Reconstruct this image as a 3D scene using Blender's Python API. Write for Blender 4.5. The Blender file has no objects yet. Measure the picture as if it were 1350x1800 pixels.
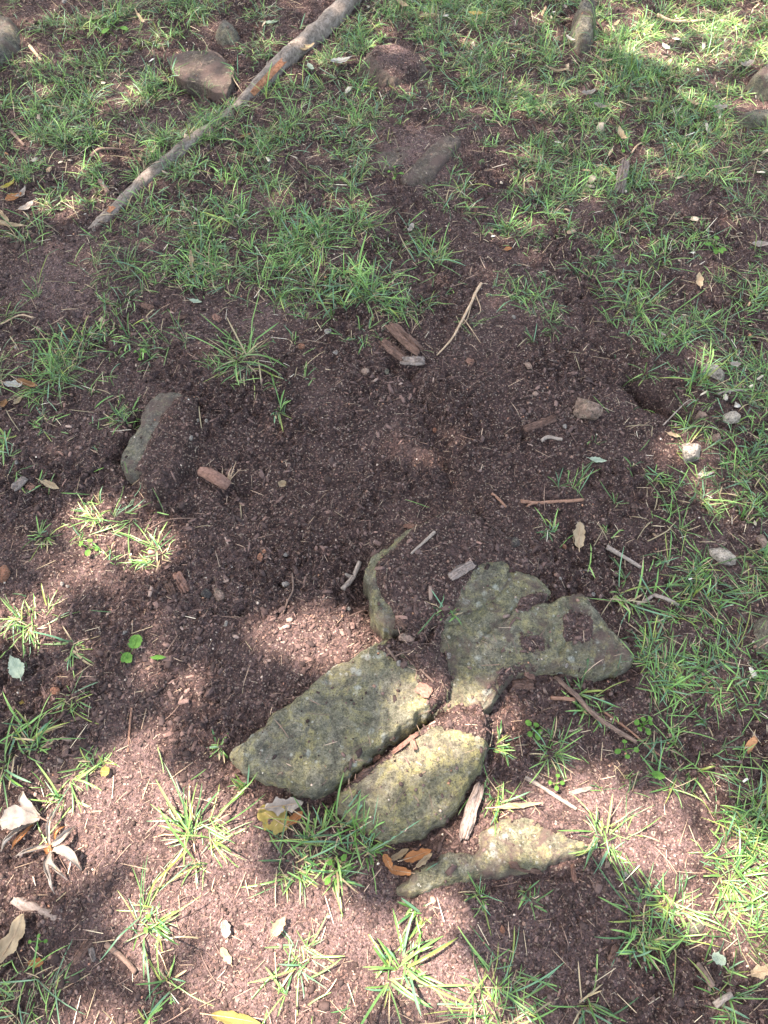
import bpy, math, random
import numpy as np
from mathutils import Vector, Matrix, noise as mnoise

R = math.radians
random.seed(7)
rng = np.random.default_rng(11)
scene = bpy.context.scene

# ------------------------------------------------------------------ camera
CH, PITCH, HALF = 1.45, 60.0, 34.0
FPX = 900.0 / math.tan(R(HALF))
cam_d = bpy.data.cameras.new('camera')
cam_d.sensor_fit = 'VERTICAL'
cam_d.sensor_height = 24.0
cam_d.lens = 12.0 / math.tan(R(HALF))
cam_d.clip_start = 0.05
cam_d.clip_end = 500
cam = bpy.data.objects.new('camera', cam_d)
cam.location = (0, 0, CH)
cam.rotation_euler = (R(90 - PITCH), 0, 0)
scene.collection.objects.link(cam)
scene.camera = cam

# ------------------------------------------------------------------ light
SUN_EL, SUN_AZ = 66.0, 18.0        # the sun stands to the left and a little beyond the scene
sdir = Vector((-math.cos(R(SUN_EL)) * math.cos(R(SUN_AZ)),
               math.cos(R(SUN_EL)) * math.sin(R(SUN_AZ)), math.sin(R(SUN_EL))))
world = bpy.data.worlds.new('World')
scene.world = world
world.use_nodes = True
wn = world.node_tree
bg = wn.nodes['Background']
sky = wn.nodes.new('ShaderNodeTexSky')
sky.sky_type = 'NISHITA'
sky.sun_disc = False
sky.sun_elevation = R(SUN_EL)
sky.sun_rotation = math.atan2(sdir.x, sdir.y)
sky.dust_density = 3.0
sky.ozone_density = 0.6
wn.links.new(sky.outputs[0], bg.inputs[0])
bg.inputs[1].default_value = 0.15
sd = bpy.data.lights.new('sun', 'SUN')
sd.energy = 4.3
sd.angle = R(0.55)
sd.color = (1.0, 0.94, 1.0)
vs = scene.view_settings
sun = bpy.data.objects.new('sun', sd)
sun.rotation_euler = sdir.to_track_quat('Z', 'Y').to_euler()
sun.location = (-3, 2, 12)
scene.collection.objects.link(sun)
vs = scene.view_settings
vs.view_transform = 'Standard'
vs.look = 'None'
vs.gamma = 1
vs.exposure = 2.72
vs.use_white_balance = True
vs.white_balance_temperature = 8500
vs.white_balance_tint = 13

# ------------------------------------------------------------------ small maths
def G(px, py, z=0.0):
    """world point at height z that the photograph shows at (px, py)"""
    u = (px - 675.0) / FPX
    v = -(py - 900.0) / FPX
    c, s = math.cos(R(PITCH)), math.sin(R(PITCH))
    dx, dy, dz = u, c + v * s, -s + v * c
    t = (z - CH) / dz
    return dx * t, dy * t

def SC(py):
    """photo pixels per metre on the ground at image row py"""
    v = -(py - 900.0) / FPX
    dz = math.sin(R(PITCH)) - v * math.cos(R(PITCH))
    return FPX * dz / CH

def _hash(ix, iy, seed):
    h = (ix.astype(np.int64) * 374761393 + iy.astype(np.int64) * 668265263 + seed * 974634777) & 0xFFFFFFFF
    h = ((h ^ (h >> 13)) * 1274126177) & 0xFFFFFFFF
    h = (h ^ (h >> 16)) & 0xFFFFFFFF
    return h

def perlin(x, y, seed=0):
    x = np.asarray(x, float); y = np.asarray(y, float)
    ix = np.floor(x).astype(np.int64); iy = np.floor(y).astype(np.int64)
    fx = x - ix; fy = y - iy
    ux = fx * fx * fx * (fx * (fx * 6 - 15) + 10)
    uy = fy * fy * fy * (fy * (fy * 6 - 15) + 10)
    def g(jx, jy, dx, dy):
        a = _hash(jx, jy, seed) * (2 * math.pi / 4294967296.0)
        return np.cos(a) * dx + np.sin(a) * dy
    n00 = g(ix, iy, fx, fy); n10 = g(ix + 1, iy, fx - 1, fy)
    n01 = g(ix, iy + 1, fx, fy - 1); n11 = g(ix + 1, iy + 1, fx - 1, fy - 1)
    return 1.5 * ((n00 * (1 - ux) + n10 * ux) * (1 - uy) + (n01 * (1 - ux) + n11 * ux) * uy)

def fbm(x, y, oct=4, seed=0, gain=0.5):
    s = 0; a = 1.0; t = 0
    for o in range(oct):
        s = s + a * perlin(x * 2 ** o + 13.7 * o, y * 2 ** o - 7.1 * o, seed + o)
        t += a; a *= gain
    return s / t

def sstep(a, b, x):
    t = np.clip((x - a) / (b - a), 0, 1)
    return t * t * (3 - 2 * t)

def chaikin(P, n=2):
    P = np.array(P, float)
    for _ in range(n):
        Q = np.roll(P, -1, 0)
        P = np.stack([P * .78 + Q * .22, P * .22 + Q * .78], 1).reshape(-1, 2)
    return P

def sdf(P, X, Y):
    """signed distance to polygon P, positive inside"""
    X = np.asarray(X, float); Y = np.asarray(Y, float)
    d = np.full(X.shape, 1e9); ins = np.zeros(X.shape, bool)
    n = len(P)
    for i in range(n):
        ax, ay = P[i]; bx, by = P[(i + 1) % n]
        ex, ey = bx - ax, by - ay
        wx, wy = X - ax, Y - ay
        t = np.clip((wx * ex + wy * ey) / (ex * ex + ey * ey + 1e-12), 0, 1)
        d = np.minimum(d, (wx - ex * t) ** 2 + (wy - ey * t) ** 2)
        c = ((ay > Y) != (by > Y)) & (X < (bx - ax) * (Y - ay) / ((by - ay) + 1e-12) + ax)
        ins ^= c
    d = np.sqrt(d)
    return np.where(ins, d, -d)

def linedist(L, X, Y):
    d = np.full(np.shape(X), 1e9)
    for i in range(len(L) - 1):
        ax, ay = L[i]; bx, by = L[i + 1]
        ex, ey = bx - ax, by - ay
        wx, wy = X - ax, Y - ay
        t = np.clip((wx * ex + wy * ey) / (ex * ex + ey * ey + 1e-12), 0, 1)
        d = np.minimum(d, (wx - ex * t) ** 2 + (wy - ey * t) ** 2)
    return np.sqrt(d)

# ------------------------------------------------------------------ mesh helpers
def np_mesh(name, V, F, mat, cols=None, smooth=True, parent=None):
    """V (n,3); F (m,4) or (m,3)"""
    me = bpy.data.meshes.new(name)
    V = np.ascontiguousarray(V, dtype=np.float32); F = np.ascontiguousarray(F, dtype=np.int32)
    k = F.shape[1]
    me.vertices.add(len(V)); me.vertices.foreach_set('co', V.ravel())
    me.loops.add(F.size); me.loops.foreach_set('vertex_index', F.ravel())
    me.polygons.add(len(F))
    me.polygons.foreach_set('loop_start', np.arange(0, F.size, k, dtype=np.int32))
    me.update(calc_edges=True)
    me.validate()
    if smooth:
        me.polygons.foreach_set('use_smooth', np.ones(len(me.polygons), bool))
    if cols is not None:
        a = me.color_attributes.new('tone', 'FLOAT_COLOR', 'POINT')
        c = np.ones((len(V), 4), np.float32); c[:, :cols.shape[1]] = cols
        a.data.foreach_set('color', c.ravel())
    me.materials.append(mat)
    ob = bpy.data.objects.new(name, me)
    scene.collection.objects.link(ob)
    if parent: ob.parent = parent
    return ob

def py_mesh(name, V, F, mat, parent=None, smooth=True):
    me = bpy.data.meshes.new(name)
    me.from_pydata([tuple(v) for v in V], [], F)
    me.update()
    for p in me.polygons: p.use_smooth = smooth
    me.materials.append(mat)
    ob = bpy.data.objects.new(name, me)
    scene.collection.objects.link(ob)
    if parent: ob.parent = parent
    return ob

def tag(o, label=None, cat=None, group=None, kind=None):
    if label: o['label'] = label
    if cat: o['category'] = cat
    if group: o['group'] = group
    if kind: o['kind'] = kind
    return o

def empty(name, loc):
    o = bpy.data.objects.new(name, None)
    o.empty_display_size = 0.02
    scene.collection.objects.link(o)
    o.location = loc
    return o

def recentre(o, loc):
    """move the mesh origin to its base point"""
    o.data.transform(Matrix.Translation(-Vector(loc)))
    o.location = loc
    return o

# ------------------------------------------------------------------ materials
def new_mat(name, rough=0.8, spec=0.3):
    m = bpy.data.materials.new(name); m.use_nodes = True
    nt = m.node_tree
    b = nt.nodes['Principled BSDF']
    b.inputs['Roughness'].default_value = rough
    b.inputs['Specular IOR Level'].default_value = spec
    return m, nt, b

def N(nt, t, **kw):
    n = nt.nodes.new(t)
    for k, v in kw.items():
        if k in n.inputs.keys(): n.inputs[k].default_value = v
        else: setattr(n, k, v)
    return n

def ramp(nt, fac, stops):
    r = nt.nodes.new('ShaderNodeValToRGB')
    e = r.color_ramp.elements
    while len(e) < len(stops): e.new(0.5)
    for i, (p, c) in enumerate(stops):
        e[i].position = p
        e[i].color = (*c, 1) if not isinstance(c, (int, float)) else (c, c, c, 1)
    nt.links.new(fac, r.inputs[0])
    return r.outputs[0]

def mix(nt, fac, a, b, mode='MIX'):
    m = nt.nodes.new('ShaderNodeMix'); m.data_type = 'RGBA'; m.blend_type = mode
    for sock, v in ((m.inputs[0], fac), (m.inputs[6], a), (m.inputs[7], b)):
        if isinstance(v, (int, float)): sock.default_value = v
        elif isinstance(v, tuple): sock.default_value = (*v, 1)
        else: nt.links.new(v, sock)
    return m.outputs[2]

def coords(nt, kind='Object'):
    return nt.nodes.new('ShaderNodeTexCoord').outputs[kind]

def noise_tex(nt, co, scale, detail=4, rough=0.55, dist=0.0):
    n = nt.nodes.new('ShaderNodeTexNoise')
    n.inputs['Scale'].default_value = scale; n.inputs['Detail'].default_value = detail
    n.inputs['Roughness'].default_value = rough; n.inputs['Distortion'].default_value = dist
    nt.links.new(co, n.inputs['Vector'])
    return n.outputs[0]

def vor(nt, co, scale, feat='F1', out='Distance', rnd=1.0):
    n = nt.nodes.new('ShaderNodeTexVoronoi'); n.feature = feat
    n.inputs['Scale'].default_value = scale
    n.inputs['Randomness'].default_value = rnd
    nt.links.new(co, n.inputs['Vector'])
    return n.outputs[out]

def bump(nt, b, h, dist, strength=1.0, prev=None):
    n = nt.nodes.new('ShaderNodeBump')
    n.inputs['Distance'].default_value = dist; n.inputs['Strength'].default_value = strength
    nt.links.new(h, n.inputs['Height'])
    if prev is not None: nt.links.new(prev, n.inputs['Normal'])
    nt.links.new(n.outputs[0], b.inputs['Normal'])
    return n.outputs[0]

def soil_material():
    m, nt, b = new_mat('soil', 0.95, 0.12)
    co = coords(nt)
    at = nt.nodes.new('ShaderNodeAttribute'); at.attribute_name = 'tone'
    n1 = noise_tex(nt, co, 5, 5, 0.6, 0.4)
    n2 = noise_tex(nt, co, 60, 6, 0.7)
    n3 = noise_tex(nt, co, 320, 4, 0.7)
    c = ramp(nt, n2, [(0.32, (0.026, 0.017, 0.0162)), (0.5, (0.076, 0.051, 0.049)), (0.68, (0.185, 0.128, 0.124))])
    c = mix(nt, ramp(nt, n1, [(0.38, 0.0), (0.66, 0.5)]), c, (0.160, 0.112, 0.107))
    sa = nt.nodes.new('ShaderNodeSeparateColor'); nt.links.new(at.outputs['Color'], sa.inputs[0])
    tf = mix(nt, 1.0, sa.outputs[0], ramp(nt, n3, [(0.36, 0.25), (0.56, 1.0)]), 'MULTIPLY')
    c = mix(nt, tf, c, (0.275, 0.198, 0.190))
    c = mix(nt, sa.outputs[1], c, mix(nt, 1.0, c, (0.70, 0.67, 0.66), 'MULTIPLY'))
    nm = noise_tex(nt, co, 22, 5, 0.7, 0.6)
    c = mix(nt, ramp(nt, nm, [(0.36, 0.7), (0.52, 0.0)]), c, (0.036, 0.025, 0.023))
    # tiny grains: pale, rusty, dark
    vc = vor(nt, co, 330, out='Color')
    sep = nt.nodes.new('ShaderNodeSeparateColor'); nt.links.new(vc, sep.inputs[0])
    c = mix(nt, ramp(nt, sep.outputs[0], [(0.80, 0.0), (0.84, 0.65)]), c, (0.24, 0.150, 0.125))
    c = mix(nt, ramp(nt, sep.outputs[1], [(0.93, 0.0), (0.95, 0.75)]), c, (0.40, 0.33, 0.27))
    c = mix(nt, ramp(nt, sep.outputs[2], [(0.70, 0.0), (0.78, 0.6)]), c, (0.028, 0.020, 0.018))
    c = mix(nt, ramp(nt, n3, [(0.3, 0.55), (0.6, 0.0)]), c, (0.030, 0.021, 0.019))
    nt.links.new(c, b.inputs['Base Color'])
    p = bump(nt, b, n2, 0.016, 1.0)
    p = bump(nt, b, n3, 0.0045, 1.0, p)
    bump(nt, b, vor(nt, co, 330), 0.0016, 0.8, p)
    return m

def rock_material(name, base, green=0.5, pale=0.5, dust=0.2, seed=0.0):
    m, nt, b = new_mat(name, 0.88, 0.25)
    co0 = coords(nt)
    mp = nt.nodes.new('ShaderNodeMapping'); mp.inputs['Location'].default_value = (seed, seed * 1.7, seed * .3)
    nt.links.new(co0, mp.inputs[0]); co = mp.outputs[0]
    n1 = noise_tex(nt, co, 9, 5, 0.6, 0.3)
    n2 = noise_tex(nt, co, 55, 7, 0.82)
    n3 = noise_tex(nt, co, 300, 4, 0.8)
    n4 = noise_tex(nt, co, 26, 7, 0.78, 0.8)
    dk = tuple(v * 0.25 for v in base); lt = tuple(min(1, v * 1.7) for v in base)
    c = ramp(nt, n2, [(0.36, dk), (0.5, base), (0.66, lt)])
    nb = noise_tex(nt, co, 12, 6, 0.7, 0.8)
    c = mix(nt, ramp(nt, nb, [(0.40, 0.6), (0.54, 0.0)]), c, tuple(v * .42 for v in base))
    c = mix(nt, ramp(nt, n1, [(0.40, 0.0), (0.62, 0.55 * green)]), c, (0.135, 0.145, 0.070))
    # yellow-green lichen crust
    l = mix(nt, 1.0, ramp(nt, n4, [(0.46, 0.0), (0.58, 1.0)]), ramp(nt, n2, [(0.42, 0.0), (0.56, 1.0)]), 'MULTIPLY')
    lf = nt.nodes.new('ShaderNodeMath'); lf.operation = 'MULTIPLY'; lf.inputs[1].default_value = green * 0.9
    nt.links.new(l, lf.inputs[0])
    c = mix(nt, lf.outputs[0], c, (0.36, 0.33, 0.135))
    # pale blue-grey lichen rosettes
    v1 = vor(nt, co, 42)
    v2 = noise_tex(nt, co, 13, 3, 0.6)
    pf = mix(nt, 1.0, ramp(nt, v1, [(0.18, 1.0), (0.36, 0.0)]), ramp(nt, v2, [(0.50, 0.0), (0.60, 1.0)]), 'MULTIPLY')
    pm = nt.nodes.new('ShaderNodeMath'); pm.operation = 'MULTIPLY'; pm.inputs[1].default_value = pale * 0.75
    nt.links.new(pf, pm.inputs[0])
    c = mix(nt, pm.outputs[0], c, (0.36, 0.40, 0.35))
    v5 = noise_tex(nt, co, 95, 6, 0.85, 0.3)
    c = mix(nt, ramp(nt, v5, [(0.36, 0.75), (0.47, 0.0)]), c, (0.048, 0.048, 0.038))
    c = mix(nt, ramp(nt, v5, [(0.55, 0.0), (0.62, 0.5)]), c, (0.33, 0.32, 0.24))
    v6 = vor(nt, co, 75)
    v7 = noise_tex(nt, co, 30, 4, 0.7)
    sp = mix(nt, 1.0, ramp(nt, v6, [(0.20, 1.0), (0.25, 0.0)]), ramp(nt, v7, [(0.52, 0.0), (0.55, 1.0)]), 'MULTIPLY')
    sm = nt.nodes.new('ShaderNodeMath'); sm.operation = 'MULTIPLY'; sm.inputs[1].default_value = min(1, .6 * pale)
    nt.links.new(sp, sm.inputs[0])
    c = mix(nt, sm.outputs[0], c, (0.40, 0.42, 0.36))
    # dark specks, dust
    c = mix(nt, ramp(nt, n3, [(0.34, 0.85), (0.49, 0.0)]), c, (0.035, 0.035, 0.028))
    c = mix(nt, ramp(nt, n3, [(0.57, 0.0), (0.70, 0.6)]), c, (0.42, 0.40, 0.33))
    vd = noise_tex(nt, co, 16, 6, 0.7, 0.6)
    c = mix(nt, ramp(nt, vd, [(0.56 - 0.16 * dust, 0.0), (0.70 - 0.16 * dust, min(1, dust * 2.2))]), c, (0.115, 0.083, 0.072))
    nt.links.new(c, b.inputs['Base Color'])
    p = bump(nt, b, n2, 0.009, 1.0)
    p = bump(nt, b, v5, 0.005, 1.0, p)
    bump(nt, b, n3, 0.003, 1.0, p)
    return m

def tone_material(name, rough=0.75, spec=0.25, trans=0.0, bump_s=None, detail=True):
    """colour comes from the pieces' own 'tone' attribute, broken up by noise"""
    m, nt, b = new_mat(name, rough, spec)
    at = nt.nodes.new('ShaderNodeAttribute'); at.attribute_name = 'tone'
    c = at.outputs['Color']
    if detail:
        co = coords(nt)
        n = noise_tex(nt, co, 190, 4, 0.7)
        c = mix(nt, 1.0, c, ramp(nt, n, [(0.25, 0.45), (0.5, 1.0), (0.8, 1.0)]), 'MULTIPLY')
        if bump_s: bump(nt, b, n, bump_s)
    nt.links.new(c, b.inputs['Base Color'])
    if trans:
        tr = nt.nodes.new('ShaderNodeBsdfTranslucent'); nt.links.new(c, tr.inputs[0])
        ms = nt.nodes.new('ShaderNodeMixShader'); ms.inputs[0].default_value = trans
        nt.links.new(b.outputs[0], ms.inputs[1]); nt.links.new(tr.outputs[0], ms.inputs[2])
        nt.links.new(ms.outputs[0], nt.nodes['Material Output'].inputs[0])
    return m

def wood_material(name, dark, light, rough=0.85):
    m, nt, b = new_mat(name, rough, 0.2)
    co = coords(nt, 'UV') if False else coords(nt)
    at = nt.nodes.new('ShaderNodeAttribute'); at.attribute_name = 'grain'
    n = noise_tex(nt, at.outputs['Vector'], 1.0, 6, 0.7, 0.3)
    n2 = noise_tex(nt, co, 160, 4, 0.7)
    c = ramp(nt, n, [(0.32, dark), (0.5, tuple((a + q) / 2 for a, q in zip(dark, light))), (0.68, light)])
    c = mix(nt, ramp(nt, n2, [(0.32, 0.6), (0.52, 0.0)]), c, tuple(v * .35 for v in dark))
    nt.links.new(c, b.inputs['Base Color'])
    p = bump(nt, b, n, 0.0025, 0.9)
    bump(nt, b, n2, 0.001, 0.6, p)
    return m

def leaf_material(name, a, b_, spot=None, trans=0.25, rough=0.6):
    m, nt, b = new_mat(name, rough, 0.3)
    co = coords(nt)
    at = nt.nodes.new('ShaderNodeAttribute'); at.attribute_name = 'grain'
    n = noise_tex(nt, co, 45, 5, 0.65)
    c = ramp(nt, n, [(0.33, a), (0.66, b_)])
    # side veins run out from the midrib
    w = nt.nodes.new('ShaderNodeTexWave'); w.wave_type = 'BANDS'; w.bands_direction = 'X'
    w.inputs['Scale'].default_value = 2.6; w.inputs['Distortion'].default_value = 0.6
    nt.links.new(at.outputs['Vector'], w.inputs['Vector'])
    c = mix(nt, ramp(nt, w.outputs[0], [(0.80, 0.0), (0.97, 0.35)]), c, tuple(v * .5 for v in a))
    n2 = noise_tex(nt, co, 130, 5, 0.75)
    c = mix(nt, ramp(nt, n2, [(0.62, 0.0), (0.72, 0.75)]), c, spot or tuple(v * .3 for v in a))
    nt.links.new(c, b.inputs['Base Color'])
    bump(nt, b, w.outputs[0], 0.0006, 0.6)
    tr = nt.nodes.new('ShaderNodeBsdfTranslucent'); nt.links.new(c, tr.inputs[0])
    ms = nt.nodes.new('ShaderNodeMixShader'); ms.inputs[0].default_value = trans
    nt.links.new(b.outputs[0], ms.inputs[1]); nt.links.new(tr.outputs[0], ms.inputs[2])
    nt.links.new(ms.outputs[0], nt.nodes['Material Output'].inputs[0])
    return m

M = {}
M['soil'] = soil_material()
M['rock_green'] = rock_material('green lichen stone', (0.200, 0.200, 0.155), 0.8, 1.4, 0.16, 0.0)
M['rock_yellow'] = rock_material('yellow lichen stone', (0.215, 0.205, 0.150), 0.95, 0.5, 0.25, 3.1)
M['rock_dusty'] = rock_material('dusty green stone', (0.200, 0.198, 0.152), 0.75, 1.2, 0.45, 5.3)
M['rock_grey'] = rock_material('grey stone', (0.135, 0.130, 0.115), 0.35, 0.3, 0.45, 7.7)
M['rock_soil'] = rock_material('soil covered stone', (0.115, 0.088, 0.078), 0.12, 0.05, 0.75, 9.1)
M['rock_pale'] = rock_material('pale stone', (0.40, 0.36, 0.31), 0.15, 0.3, 0.22, 2.2)
M['rock_pink'] = rock_material('pink brown stone', (0.27, 0.185, 0.150), 0.15, 0.5, 0.25, 4.4)
M['rock_white'] = rock_material('white pebble', (0.48, 0.45, 0.41), 0.0, 0.0, 0.05, 6.4)
M['rock_dark'] = rock_material('dark stone', (0.060, 0.054, 0.055), 0.0, 0.1, 0.2, 1.4)
M['rock_rust'] = rock_material('rust brown stone', (0.30, 0.135, 0.085), 0.0, 0.0, 0.2, 8.4)
M['crumb'] = tone_material('soil crumbs', 0.95, 0.1, bump_s=0.0006)
M['chip'] = tone_material('wood chips', 0.85, 0.2, bump_s=0.0005)
M['straw'] = tone_material('straw', 0.7, 0.3, detail=False)
M['grass'] = tone_material('grass', 0.36, 0.6, trans=0.28, detail=False)
M['herb'] = tone_material('weed leaf', 0.5, 0.4, trans=0.3, detail=False)
M['root'] = wood_material('root bark', (0.080, 0.064, 0.053), (0.27, 0.235, 0.20))
M['scar'] = wood_material('stripped bark', (0.17, 0.065, 0.035), (0.46, 0.23, 0.13))
M['twig'] = wood_material('brown twig', (0.085, 0.058, 0.047), (0.24, 0.17, 0.135))
M['twig_red'] = wood_material('reddish twig', (0.16, 0.085, 0.060), (0.34, 0.20, 0.14))
M['twig_grey'] = wood_material('grey twig', (0.14, 0.115, 0.095), (0.35, 0.305, 0.265))
M['twig_pale'] = wood_material('pale fibre', (0.30, 0.20, 0.13), (0.56, 0.44, 0.31))
M['bark'] = wood_material('bark', (0.050, 0.032, 0.027), (0.19, 0.118, 0.092))
M['bark_red'] = wood_material('red bark', (0.12, 0.066, 0.052), (0.27, 0.160, 0.125))
M['bark_grey'] = wood_material('grey wood', (0.105, 0.085, 0.075), (0.31, 0.265, 0.235))
M['leaf_white'] = leaf_material('bleached leaf', (0.22, 0.195, 0.17), (0.40, 0.37, 0.33), (0.22, 0.13, 0.07))
M['leaf_tan'] = leaf_material('tan leaf', (0.28, 0.21, 0.13), (0.45, 0.37, 0.25), (0.16, 0.09, 0.05))
M['leaf_brown'] = leaf_material('brown leaf', (0.17, 0.085, 0.040), (0.32, 0.17, 0.075))
M['leaf_orange'] = leaf_material('orange leaf', (0.30, 0.12, 0.045), (0.48, 0.23, 0.10))
M['leaf_yellow'] = leaf_material('yellow leaf', (0.34, 0.30, 0.05), (0.50, 0.42, 0.10), (0.25, 0.13, 0.03))
M['leaf_olive'] = leaf_material('olive leaf', (0.19, 0.16, 0.045), (0.33, 0.27, 0.09), (0.07, 0.05, 0.03))
M['leaf_green'] = leaf_material('green leaf', (0.065, 0.19, 0.035), (0.13, 0.31, 0.06), (0.08, 0.20, 0.03))
M['leaf_mint'] = leaf_material('pale green leaf', (0.26, 0.36, 0.27), (0.42, 0.52, 0.40), (0.12, 0.2, 0.1))
M['leaf_grey'] = leaf_material('grey leaf', (0.30, 0.31, 0.28), (0.52, 0.53, 0.48), (0.14, 0.13, 0.11))
M['canopy'] = tone_material('canopy leaf', 0.5, 0.3, trans=0.12, detail=False)

# ------------------------------------------------------------------ rocks described before the ground, which rests against them
def macro(x, y):
    return 0.020 * perlin(x * 1.1 + 3.3, y * 1.1 + 1.7, 3) + 0.008 * perlin(x * 3.1, y * 3.1, 5)

class Rock:
    def __init__(s, outline, top, edge=0.02, noise=0.006, seed=1, tilt=(0, 0), freq=14, p=2.2, jag=0.004, cracks=(), soft=1):
        z = top * 0.6
        s.P = chaikin([G(a, b, z) for a, b in outline], soft)
        s.top, s.edge, s.noise, s.seed, s.tilt, s.freq, s.p, s.jag = top, edge, noise, seed, tilt, freq, p, jag
        s.c = s.P.mean(0)
        s.cracks = [[G(a, b, z) for a, b in c] for c in cracks]
    def dist(s, X, Y):
        d = sdf(s.P, X, Y)
        return d + 0.004 + s.jag * fbm(X * 38, Y * 38, 3, s.seed + 40) * 1.6 + s.jag * .8 * perlin(X * 14, Y * 14, s.seed + 41)
    def z(s, X, Y, d=None):
        if d is None: d = s.dist(X, Y)
        e = s.edge * (1 + 0.55 * perlin(X * 9, Y * 9, s.seed + 9))
        t = np.clip(d / np.maximum(e, 0.004), 0, 1)
        prof = (1 - (1 - t) ** s.p) ** (1 / s.p)
        base = -0.045
        tz = s.top + s.tilt[0] * (X - s.c[0]) + s.tilt[1] * (Y - s.c[1])
        f = s.freq
        tz = tz + s.noise * fbm(X * f * .5, Y * f * .5, 2, s.seed) * 1.3 + s.noise * 0.45 * np.abs(fbm(X * f * 2.2, Y * f * 2.2, 3, s.seed + 5))
        tz = tz - s.noise * .40 * np.abs(perlin(X * f * 5, Y * f * 5, s.seed + 8))
        # thin broken layers step down towards the rim, as bedded sandstone does
        st = fbm(X * f * .55 + 9, Y * f * .55, 3, s.seed + 15) + 2.2 * np.clip(1 - d / 0.05, 0, 1) ** 2 - 1.1
        tz = tz - 0.35 * s.noise * (sstep(-.12, -.02, st) + sstep(.25, .33, st))
        tz = tz - .0018 * np.abs(fbm(X * 110, Y * 110, 2, s.seed + 16))
        for c in s.cracks:
            cd = linedist(c, X + .004 * perlin(X * 40, Y * 40, 2), Y)
            tz = tz - 0.007 * np.exp(-(cd / 0.004) ** 2)
        return macro(X, Y) + base + (tz - base) * prof

ROCKS = {
 'left': Rock([(398,1330),(428,1296),(480,1255),(520,1222),(560,1190),(600,1165),(640,1143),(655,1130),(690,1120),(752,1135),
               (800,1195),(782,1240),(748,1266),(700,1300),(665,1325),(620,1357),(575,1387),(540,1397),(480,1378),(430,1354)],
              0.052, 0.017, 0.014, 11, (0.03, -0.04), 9, 2.5, 0.006),
 'middle': Rock([(583,1418),(600,1380),(650,1343),(700,1308),(745,1274),(800,1250),(850,1262),(862,1300),(845,1350),(822,1390),
                 (800,1422),(760,1457),(700,1482),(645,1464),(607,1438)], 0.045, 0.018, 0.012, 23, (0.02, 0.02), 9, 2.4, 0.006),
 'fork': Rock([(835,1000),(880,1006),(915,1000),(940,1010),(968,1030),(972,1046),
               (960,1062),(1000,1037),(1027,1036),(1052,1062),(1078,1100),(1108,1124),(1121,1150),(1108,1167),
               (1078,1176),(1045,1188),(1008,1178),(960,1174),(912,1184),(880,1212),(856,1255),(800,1262),(745,1262),
               (735,1225),(730,1180),(745,1130),(770,1090),(782,1050),(800,1008)], 0.042, 0.012, 0.013, 31, (-0.01, 0.02), 12, 2.0,
              cracks=([(960,1058),(905,1075),(890,1090),(865,1110),(835,1140)], [(1020,1080),(1000,1120),(985,1150)])),
 'ledge': Rock([(643,1000),(690,965),(725,940),(770,913),(812,908),(870,960),(900,1005),(880,1050),(800,1100),(725,1112),
                (678,1120),(660,1090),(650,1050)], 0.060, 0.007, 0.007, 41, (-0.03, 0.0), 10, 3.0, 0.006),
 'front': Rock([(690,1572),(700,1556),(735,1530),(770,1508),(803,1494),(826,1502),(842,1496),(850,1462),(890,1436),(950,1432),
                (1020,1442),(1062,1470),(1050,1492),(1000,1512),(950,1530),(890,1542),(840,1546),(780,1560),(730,1574)],
               0.026, 0.014, 0.008, 53, (0.0, 0.04), 12, 2.2, 0.005),
 'west': Rock([(292,694),(335,700),(335,735),(300,765),(285,800),(262,835),(225,842),(212,815),(222,790),(245,760),(252,728),(272,705)],
              0.036, 0.007, 0.004, 61, (0, 0), 12, 2.6),
 'nw_slab': Rock([(297,104),(330,97),(375,100),(398,116),(412,128),(406,150),(398,164),(372,160),(350,148),(322,142),(303,128)], 0.034, 0.006, 0.005, 71, (0.05, 0.06), 12, 5.0, 0.003, (), 0),
 'nw_round': Rock([(372,58),(384,42),(402,38),(420,46),(424,60),(412,70),(390,74),(376,68)], 0.04, 0.04, 0.007, 73, (0, 0), 12, 1.8),
 'nw_corner': Rock([(-60,20),(0,18),(28,32),(36,62),(24,92),(-10,110),(-60,120)], 0.05, 0.05, 0.01, 77, (0, 0), 8, 1.8),
 'n_mound': Rock([(620,110),(640,86),(680,80),(720,84),(745,100),(765,118),(740,132),(700,148),(672,150),(640,130)], 0.060, 0.05, 0.012, 79, (0, 0.05), 12, 1.6, 0.008),
 'ne_upright': Rock([(1008,24),(1022,10),(1040,10),(1051,24),(1050,50),(1042,72),(1024,72),(1010,55)], 0.08, 0.028, 0.008, 81, (-0.1, 0.35), 14, 2.0),
 'plate_w': Rock([(655,275),(690,256),(735,244),(770,236),(740,262),(705,300),(670,305)], 0.012, 0.010, 0.004, 83, (0, 0), 10, 2.2),
 'plate_e': Rock([(712,302),(748,264),(782,240),(812,246),(802,270),(775,292),(762,318),(715,326),(700,318)], 0.018, 0.010, 0.006, 87, (0, 0.02), 10, 2.2),
 'e_edge_a': Rock([(1310,140),(1330,118),(1360,105),(1420,110),(1420,160),(1350,160)], 0.055, 0.04, 0.008, 91, (0, 0), 10, 1.8),
 'e_edge_b': Rock([(1285,208),(1310,195),(1360,190),(1420,195),(1420,220),(1350,216),(1310,216)], 0.03, 0.03, 0.006, 93, (0, 0), 10, 1.8),
 'e_edge_c': Rock([(1325,1085),(1345,1070),(1400,1060),(1420,1150),(1380,1170),(1335,1150),(1322,1115)], 0.03, 0.03, 0.008, 97, (0, 0), 10, 1.8),
 'disc': Rock([(1206,1625),(1222,1612),(1242,1614),(1248,1628),(1238,1642),(1218,1646),(1206,1638)], 0.014, 0.012, 0.002, 99, (0, 0), 10, 1.8, 0.001),
}

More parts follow.
